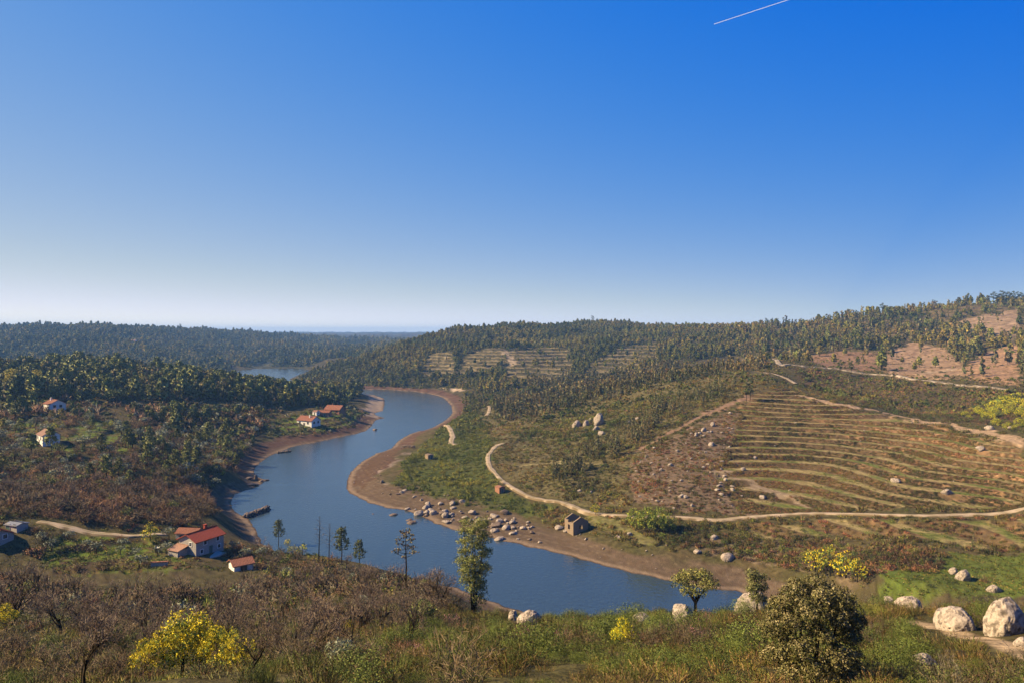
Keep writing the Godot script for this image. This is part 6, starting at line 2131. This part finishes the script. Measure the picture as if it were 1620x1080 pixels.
var SPECIMENS := [
	["tall_tree", "tall grey-green broadleaf tree with forked dark trunks standing before the river", -4.8, 86.0, 12.2],
	["round_tree", "round-crowned tree with a dark trunk at the river's end", 20.4, 76.0, 5.6],
	["slim_tree", "slim upright tree in front of the big grey boulder", 20.8, 58.0, 4.2],
	["holm_bush", "huge dense dark evergreen bush in the foreground", 9.7, 22.0, 3.35],
	["river_pine", "lone pine with a dark pointed crown on the knoll by the river", -76.7, 223.9, 9.6],
	["river_pine", "leaning green pine right of the two dead trees", -44.8, 179.2, 10.4],
	["river_pine", "thin-crowned pine right of the leaning green pine", -39.4, 175.7, 8.4],
	["dead_pine", "tall bare dead pine left of its twin before the river", -51.4, 181.3, 12.5],
	["dead_pine", "bare dead pine, right of its taller twin", -47.9, 178.3, 11],
	["tuft_pine", "thin crooked pine with sparse tufts before the beach", -17.6, 112.8, 11.5],
	["winter_tree", "dark spreading leafless tree at the left edge of the lower slope", -61.3, 84.0, 9.5],
	["winter_tree", "leafless tree on the beach slope left of the tall tree", -11.4, 118.0, 6.2],
	["winter_tree", "leafless grey tree behind the pale boulder by the meadow", 46.5, 75.0, 4.6],
	["mimosa", "yellow mimosa in the left foreground, leftmost of six", -22.1, 41.0, 2.7],
	["mimosa", "yellow mimosa in the left foreground, second of six from the left", -21.5, 42.0, 3.3],
	["mimosa", "yellow mimosa in the left foreground, third of six, a tall one", -20.8, 43.0, 4],
	["mimosa", "yellow mimosa in the left foreground, fourth of six, the tallest", -19.7, 43.0, 4.1],
	["mimosa", "yellow mimosa in the left foreground, fifth of six from the left", -18.2, 42.0, 3.1],
	["mimosa", "low yellow mimosa in the left foreground, rightmost of six", -16.6, 41.0, 2.4],
	["mimosa", "yellow mimosa at the left edge below the dark leafless tree", -57.9, 78.0, 3.4],
	["mimosa", "lone yellow mimosa beside the left lane", -98.6, 185.8, 5.2],
	["mimosa", "leftmost mimosa of the yellow clump on the mud flat's edge", 80.1, 180.3, 7.4],
	["mimosa", "middle mimosa of the yellow clump on the mud flat's edge", 82.4, 176.6, 8.2],
	["mimosa", "mimosa right of the middle in the yellow clump by the mud flat", 84.7, 173.2, 7],
	["mimosa", "rightmost brightest mimosa of the clump on the mud flat's edge", 85.9, 169.7, 6.4],
	["mimosa", "yellow-topped mimosa beside the dirt road near the stone ruin", 29.3, 239.9, 4.6],
	["thicket", "leftmost yellowish bush of the big green thicket by the dirt road", 40.2, 223.9, 6.4],
	["thicket", "second bush of the big green thicket by the dirt road", 43.4, 220.9, 7.6],
	["thicket", "third bush of the big green thicket by the dirt road", 46.7, 219.2, 7.8],
	["thicket", "rightmost bush of the big green thicket by the dirt road", 49.8, 218.7, 6],
	["mimosa", "yellow bush on the knoll below the lone pine", -74.5, 226.7, 3.2],
	["mimosa", "yellow bush right of the lone pine on the knoll", -68.6, 224.5, 3],
	["mimosa", "yellow tree at the far shore of the river bend", -168.0, 867.9, 8.5],
	["mimosa", "small yellow tree left of the other at the far shore", -206.3, 860.1, 7],
	["mimosa", "small yellow broom bush among brown scrub in the foreground", -17.7, 74.0, 1.6],
	["golden_tree", "big round golden-green tree at the left edge of the pine forest", -347.3, 473.6, 14],
	["golden_tree", "round golden-green tree right of the biggest one", -344.3, 494.5, 11],
	["umbrella_pine", "dark domed umbrella pine above the white houses", -241.0, 415.8, 13],
	["umbrella_pine", "dark umbrella pine before the far lake, left of three", -256.0, 700.0, 16],
	["umbrella_pine", "dark umbrella pine before the far lake, middle of three", -244.1, 690.0, 14],
	["umbrella_pine", "dark umbrella pine before the far lake, right of three", -233.8, 690.0, 14],
	["cypress", "dark conical cypress, leftmost of the five below the forest", -183.2, 345.2, 6.6],
	["cypress", "dark cypress, second of the five below the forest", -182.7, 353.6, 6],
	["cypress", "dark cypress, third of the five below the forest", -186.8, 368.1, 6.8],
	["cypress", "dark cypress, fourth of the five below the forest", -171.5, 365.3, 6.2],
	["cypress", "dark cypress, rightmost of the five below the forest", -171.6, 373.7, 6.4],
	["road_pine", "tall dark pine beside the paved road, left of two", 236.5, 492.1, 13],
	["road_pine", "tall dark pine beside the paved road, right of two", 245.2, 493.2, 12],
	["road_pine", "tall thin pine at the top corner of the terraces", 126.6, 362.7, 13],
	["road_pine", "lower thin pine left of the tall one at the terrace corner", 124.8, 363.3, 11],
	["road_pine", "tall dark pine standing on the upper hillside at right", 403.7, 618.4, 15],
	["ridge_tree", "tall ridge-top tree at the right end of the skyline", 620.9, 880.0, 17],
	["ridge_tree", "tall ridge-top tree at the right end of the skyline", 626.6, 880.0, 15],
	["ridge_tree", "tall ridge-top tree at the right end of the skyline", 633.9, 880.0, 18],
	["ridge_tree", "tall ridge-top tree at the right end of the skyline", 640.4, 880.0, 17],
	["ridge_tree", "tall ridge-top tree at the right end of the skyline", 647.0, 880.0, 18],
	["ridge_tree", "tall ridge-top tree at the right end of the skyline", 654.3, 880.0, 17],
	["ridge_tree", "tall ridge-top tree at the right end of the skyline", 660.0, 880.0, 15],
	["ridge_tree", "tall ridge-top tree at the right end of the skyline", 630.7, 880.0, 14],
	["ridge_tree", "lone taller tree breaking the wooded skyline", 515.5, 950.0, 15],
	["ridge_tree", "lone taller tree breaking the wooded skyline", 529.5, 950.0, 9],
	["ridge_tree", "lone taller tree breaking the wooded skyline", 540.8, 945.0, 8],
	["ridge_tree", "lone taller tree breaking the wooded skyline", 548.5, 930.0, 10],
	["ridge_tree", "lone taller tree breaking the wooded skyline", 555.4, 920.0, 11],
	["ridge_tree", "lone taller tree breaking the wooded skyline", 565.9, 915.0, 12],
	["ridge_tree", "lone taller tree breaking the wooded skyline", 398.7, 1090.0, 13],
	["ridge_tree", "lone taller tree breaking the wooded skyline", 404.9, 1085.0, 15],
	["ridge_tree", "lone taller tree breaking the wooded skyline", 413.9, 1085.0, 13],
	["ridge_tree", "lone taller tree breaking the wooded skyline", 421.9, 1085.0, 12],
	["ridge_tree", "lone taller tree breaking the wooded skyline", 165.9, 1400.0, 14],
	["ridge_tree", "lone taller tree breaking the wooded skyline", 175.0, 1400.0, 9],
	["ridge_tree", "lone taller tree breaking the wooded skyline", 184.1, 1400.0, 10],
	["ridge_tree", "lone taller tree breaking the wooded skyline", 34.9, 1345.0, 10],
	["ridge_tree", "lone taller tree breaking the wooded skyline", 49.8, 1345.0, 12],
	["ridge_tree", "lone taller tree breaking the wooded skyline", 64.8, 1345.0, 11],
	["ridge_tree", "lone taller tree breaking the wooded skyline", 14.9, 1345.0, 9],
	["ridge_tree", "lone taller tree breaking the wooded skyline", 327.5, 1310.0, 10],
	["ridge_tree", "lone taller tree breaking the wooded skyline", 249.3, 1395.0, 10],
	["ridge_tree", "lone taller tree breaking the wooded skyline", -1093.6, 1905.0, 16],
	["ridge_tree", "lone taller tree breaking the wooded skyline", -1079.5, 1905.0, 18],
	["ridge_tree", "lone taller tree breaking the wooded skyline", -1065.4, 1905.0, 15],
	["ridge_tree", "lone taller tree breaking the wooded skyline", -1106.0, 1905.0, 13],
	["ridge_tree", "lone taller tree breaking the wooded skyline", -1014.3, 2010.0, 15],
	["ridge_tree", "lone taller tree breaking the wooded skyline", -991.7, 2040.0, 16],
	["ridge_tree", "lone taller tree breaking the wooded skyline", -1578.7, 2200.0, 16],
	["ridge_tree", "lone taller tree breaking the wooded skyline", -1564.4, 2200.0, 13],
	["ridge_tree", "lone taller tree breaking the wooded skyline", -1369.6, 2150.0, 15],
]

const RUIN := Vector2(21.9, 231.8)
const POST := Vector2(-66.2, 218.8)
const POLE := Vector2(55.1, 254.1)
const TERRACOTTA_WALL := Vector2(-87.7, 169.6)
const TANK := Vector2(-93.3, 179.4)
const JETTY := [Vector2(-100.5, 257.1), Vector2(-96.3, 270.1)]
const LANDING := [Vector2(-136.1, 395.2), Vector2(-130.0, 399.9)]
const OLD_WALL := [Vector2(-65.3, 398.5), Vector2(-56.0, 390.5)]
var LANDMARKS := [
	["the red-roofed house", -86.7, 190.3, 11.9],
	["the garden shed", -71.0, 178.7, 9.6],
	["the small barn", -93.4, 197.9, 12.6],
	["the white gabled house", -209.9, 308.9, 22.8],
	["the upper white house", -274.4, 409.3, 27.9],
	["the lower point house", -143.4, 481.0, 8.5],
	["the upper point house", -141.7, 546.5, 9.3],
	["the stone ruin", 22.6, 239.3, 3.3],
	["the brick hut", -5.0, 281.6, 5.3],
	["the stone hut", -43.6, 359.3, 5.1],
	["the left-edge house", -134.1, 179.8, 16.7],
	["the rounded boulder", 27.1, 41.0, 52.5],
	["the huge edge boulder", 27.9, 38.0, 54.3],
	["the notched boulder", 34.2, 58.0, 46.4],
	["the lowest pale boulder", 16.8, 27.6, 56.7],
	["the meadow crag", 111.0, 167.0, 11.1],
	["the granite outcrop", 45.2, 390.9, 17.5],
	["the whaleback rock", -35.5, 264.2, 0.3],
	["the big grey boulder", 58.0, 162.0, 8.5],
	["the tall tree", -4.8, 86.0, 38.5],
	["the round-crowned tree", 20.9, 78.0, 40.4],
	["the slim tree", 20.8, 58.0, 47.2],
	["the big evergreen bush", 10.3, 23.5, 59.4],
	["the lone river pine", -83.0, 242.1, -1.7],
	["the dead pines", -65.8, 238.6, -4.0],
	["the tufted pine", -31.7, 202.3, -1.2],
	["the dark leafless tree", -61.3, 84.0, 37.7],
	["the foreground mimosas", -23.6, 50.0, 45.7],
	["the mud-flat mimosas", 85.6, 179.5, 7.7],
	["the green thicket", 46.2, 226.8, 7.0],
	["the umbrella pine", -254.2, 438.5, 25.3],
	["the golden-green trees", -370.3, 518.0, 34.0],
	["the dark cypresses", -190.4, 370.5, 15.1],
	["the roadside pines", 250.1, 511.6, 41.6],
	["the terrace-corner pines", 129.3, 372.5, 35.5],
	["the lane mimosa", -100.0, 188.5, 14.2],
	["the garden tank", -94.0, 180.7, 12.6],
	["the terracotta wall", -88.0, 170.3, 10.9],
	["the stone jetty", -98.8, 263.4, -1.2],
	["the wooden pole", 56.6, 261.2, 13.2],
	["the dirt road's bend", -11.4, 333.5, 8.2],
	["the crest track", 185.3, 471.0, 39.0],
	["the paved road's bend", 205.2, 525.0, 47.2],
	["the small distant terraces", -101.8, 915.9, 27.6],
	["the dark distant terraces", 31.6, 853.0, 30.5],
	["the broad distant terraces", 158.2, 854.3, 40.7],
	["the far lake", -430.7, 1192.8, -4.0],
	["the river bend", -129.7, 823.9, 1.3],
	["the tan clearing", 314.2, 530.2, 43.0],
	["the orange slope", 348.6, 488.9, 45.1],
	["the ridge-top trees", 635.6, 880.0, 102.6],
	["the mimosa slope", 235.4, 330.2, 31.8],
	["the terraces' top", 150.7, 370.0, 35.7],
	["the terraces' middle", 141.1, 282.1, 19.1],
	["the terraces' lower edge", 120.1, 219.9, 13.0],
	["the stony track", 90.5, 250.7, 12.7],
	["the firebreak", 91.2, 339.7, 26.0],
	["the bracken slope", 66.3, 265.3, 14.7],
	["the forest's crest", -552.5, 1065.6, 3.9],
	["the leafless wood", -122.4, 209.9, 16.6],
	["the heath's left end", -9.8, 32.0, 54.4],
	["the middle of the heath", 0.9, 25.0, 57.8],
	["the right heath", 15.2, 27.0, 56.6],
]

const BANK := [Vector2(-38.4, 267.8), Vector2(7.7, 236.9)]

# kind -> name of a mass, label of a mass, its category, label of one, name of one, its category, group
var MASS := {
	"pine": ["pine_wood", "dense dark pines growing as one wood", "wood", "dark green pine", "pine_tree", "tree", "pines"],
	"eucalyptus": ["eucalyptus_wood", "olive-coloured young eucalyptus growing as one stand", "wood", "slender olive-brown eucalyptus", "eucalyptus_tree", "tree", "young eucalyptus trees"],
	"oak": ["evergreen_wood", "rounded dark evergreen trees massed together", "wood", "rounded dark evergreen tree", "oak_tree", "tree", "evergreen oaks"],
	"olive": ["olive_grove", "grey-green olive trees massed together", "wood", "grey-green olive tree", "olive_tree", "tree", "olive trees"],
	"mimosa": ["mimosa_thicket", "yellow-flowering mimosas massed together", "wood", "yellow-flowering mimosa", "mimosa_tree", "tree", "mimosas in flower"],
	"cypress": ["cypress_wood", "dark conical cypresses massed together", "wood", "dark conical cypress", "cypress_tree", "tree", "cypresses"],
	"bare": ["leafless_wood", "leafless brown trees massed together", "wood", "leafless grey-brown tree", "leafless_tree", "tree", "leafless trees"],
	"scrub": ["winter_undergrowth", "leafless brown winter scrub in a dense tangle", "scrub", "leafless brown winter shrub", "leafless_shrub", "shrub", "leafless shrubs"],
	"bush": ["bush_undergrowth", "low dark green bushes scattered as ground cover", "scrub", "low dark green bush", "green_bush", "bush", "dark green bushes"],
	"broom": ["broom_undergrowth", "bright green rod-stemmed broom in a dense cover", "scrub", "bright green broom bush", "broom_bush", "bush", "broom bushes"],
	"heather": ["heather_undergrowth", "brownish green heather covering the ground", "ground cover", "brownish green heather clump", "heather_clump", "heather", "heather clumps"],
	"bracken": ["bracken_undergrowth", "red-brown dead bracken covering the ground", "ground cover", "red-brown bracken clump", "bracken_clump", "bracken", "bracken clumps"],
	"russet": ["russet_undergrowth", "pale russet dry heather in patches", "ground cover", "russet dry heather", "russet_clump", "heather", "russet heather clumps"],
	"tuft": ["grass", "short bright green grass tufts", "grass", "bright green grass tuft", "grass_tuft", "grass", "grass tufts"],
	"straw": ["dry_grass", "straw-coloured dry grass tufts", "grass", "straw-coloured grass tuft", "straw_tuft", "grass", "dry grass tufts"],
	"stone": ["", "", "", "loose granite stone", "loose_stone", "stone", "loose stones"],
	"ridge_tree": ["", "", "", "tall tree breaking the skyline", "ridge_tree", "tree", "taller trees breaking the skyline"],
	"pink": ["flowering_heather_undergrowth", "pink-flowering heath in patches", "ground cover", "pink-flowering heath", "pink_heath", "heather", "pink heath clumps"],
}
var SINGLES := {"pine": 270, "eucalyptus": 290, "oak": 290, "olive": 200, "mimosa": 200, "cypress": 80, "bare": 280, "scrub": 290, "bush": 290, "broom": 280, "pink": 60, "russet": 120}
var PLACE := {
	"ridge_tree": "of the hills",
	"boulders along the right bank": "along the right bank",
	"stones on the bracken slope": "on the bracken slope",
	"stones among the terraces": "among the terraces",
	"stones on the grassy slope": "on the grassy slope",
	"stones above the mud flat": "above the mud flat",
	"stones on the right bank": "on the right bank",
	"far_hills": "on the hazy blue hills beyond the far lake",
	"wooded_hill": "on the wooded hill behind the river bend",
	"far_terraces_a": "on the small distant terraces at the left of the wooded hill",
	"far_terraces_b": "on the pale distant terraces of the wooded hill",
	"far_terraces_c": "on the dark distant terraces beside the dark valley",
	"far_terraces_d": "on the broad distant terraces right of the dark valley",
	"valley_wood": "in the dark side valley behind the right bank",
	"upper_hill": "on the brown upper hillside at right",
	"cleared_brown": "on the ploughed brown clearing above the paved road",
	"cleared_tan": "on the tan terraced clearing above the paved road",
	"cleared_orange": "on the orange bare slope above the paved road",
	"crest_trees": "along the crest of the right bank slope",
	"diagonal_trees": "in the diagonal band of trees left of the terraces",
	"dark_shrubs": "around the granite outcrop on the grassy slope",
	"grass_slope": "on the dry grassy slope above the dirt road",
	"bank_shrubs": "on the lush green bank between river and dirt road",
	"bracken_slope": "on the stony red bracken slope left of the terraces",
	"terraces": "on the long striped terraces at right",
	"lower_terraces": "on the green banks below the dirt road at right",
	"green_field": "in the bright green meadow at the lower right",
	"right_bank": "at the upper edge of the brown mud flat",
	"hollow": "in the hollow between terraces and paved road",
	"mimosa_slope": "on the yellow mimosa slope at the right edge",
	"pine_forest": "in the pine forest on the left valley side",
	"mixed_slope": "on the mixed slope around the white houses",
	"lane_side": "beside the narrow lane on the left slope",
	"road_bank": "between the dirt road and the mud flat",
	"right_side": "on the slopes right of the river",
	"left_fill": "below the pine forest on the left",
	"saddle": "on the saddle between the wooded and the upper hill",
	"bank_wood": "on the bank at the river bend",
	"spit_wood": "on the wooded spit hiding the river bend",
	"bramble": "in the red-brown brambles beside the green meadow",
	"rust_shrubs": "in the rust-red patch at the left edge",
	"brown_wood": "in the brown leafless wood above the left lane",
	"point": "on the green point with houses by the river",
	"lake_shore": "before the far lake",
	"garden_terraces": "on the green garden terraces below the left lane",
	"cottage_bank": "on the knoll beside the red-roofed house",
	"front_scrub": "on the brown scrubby slope at the lower left",
	"heath": "on the heath in front",
}
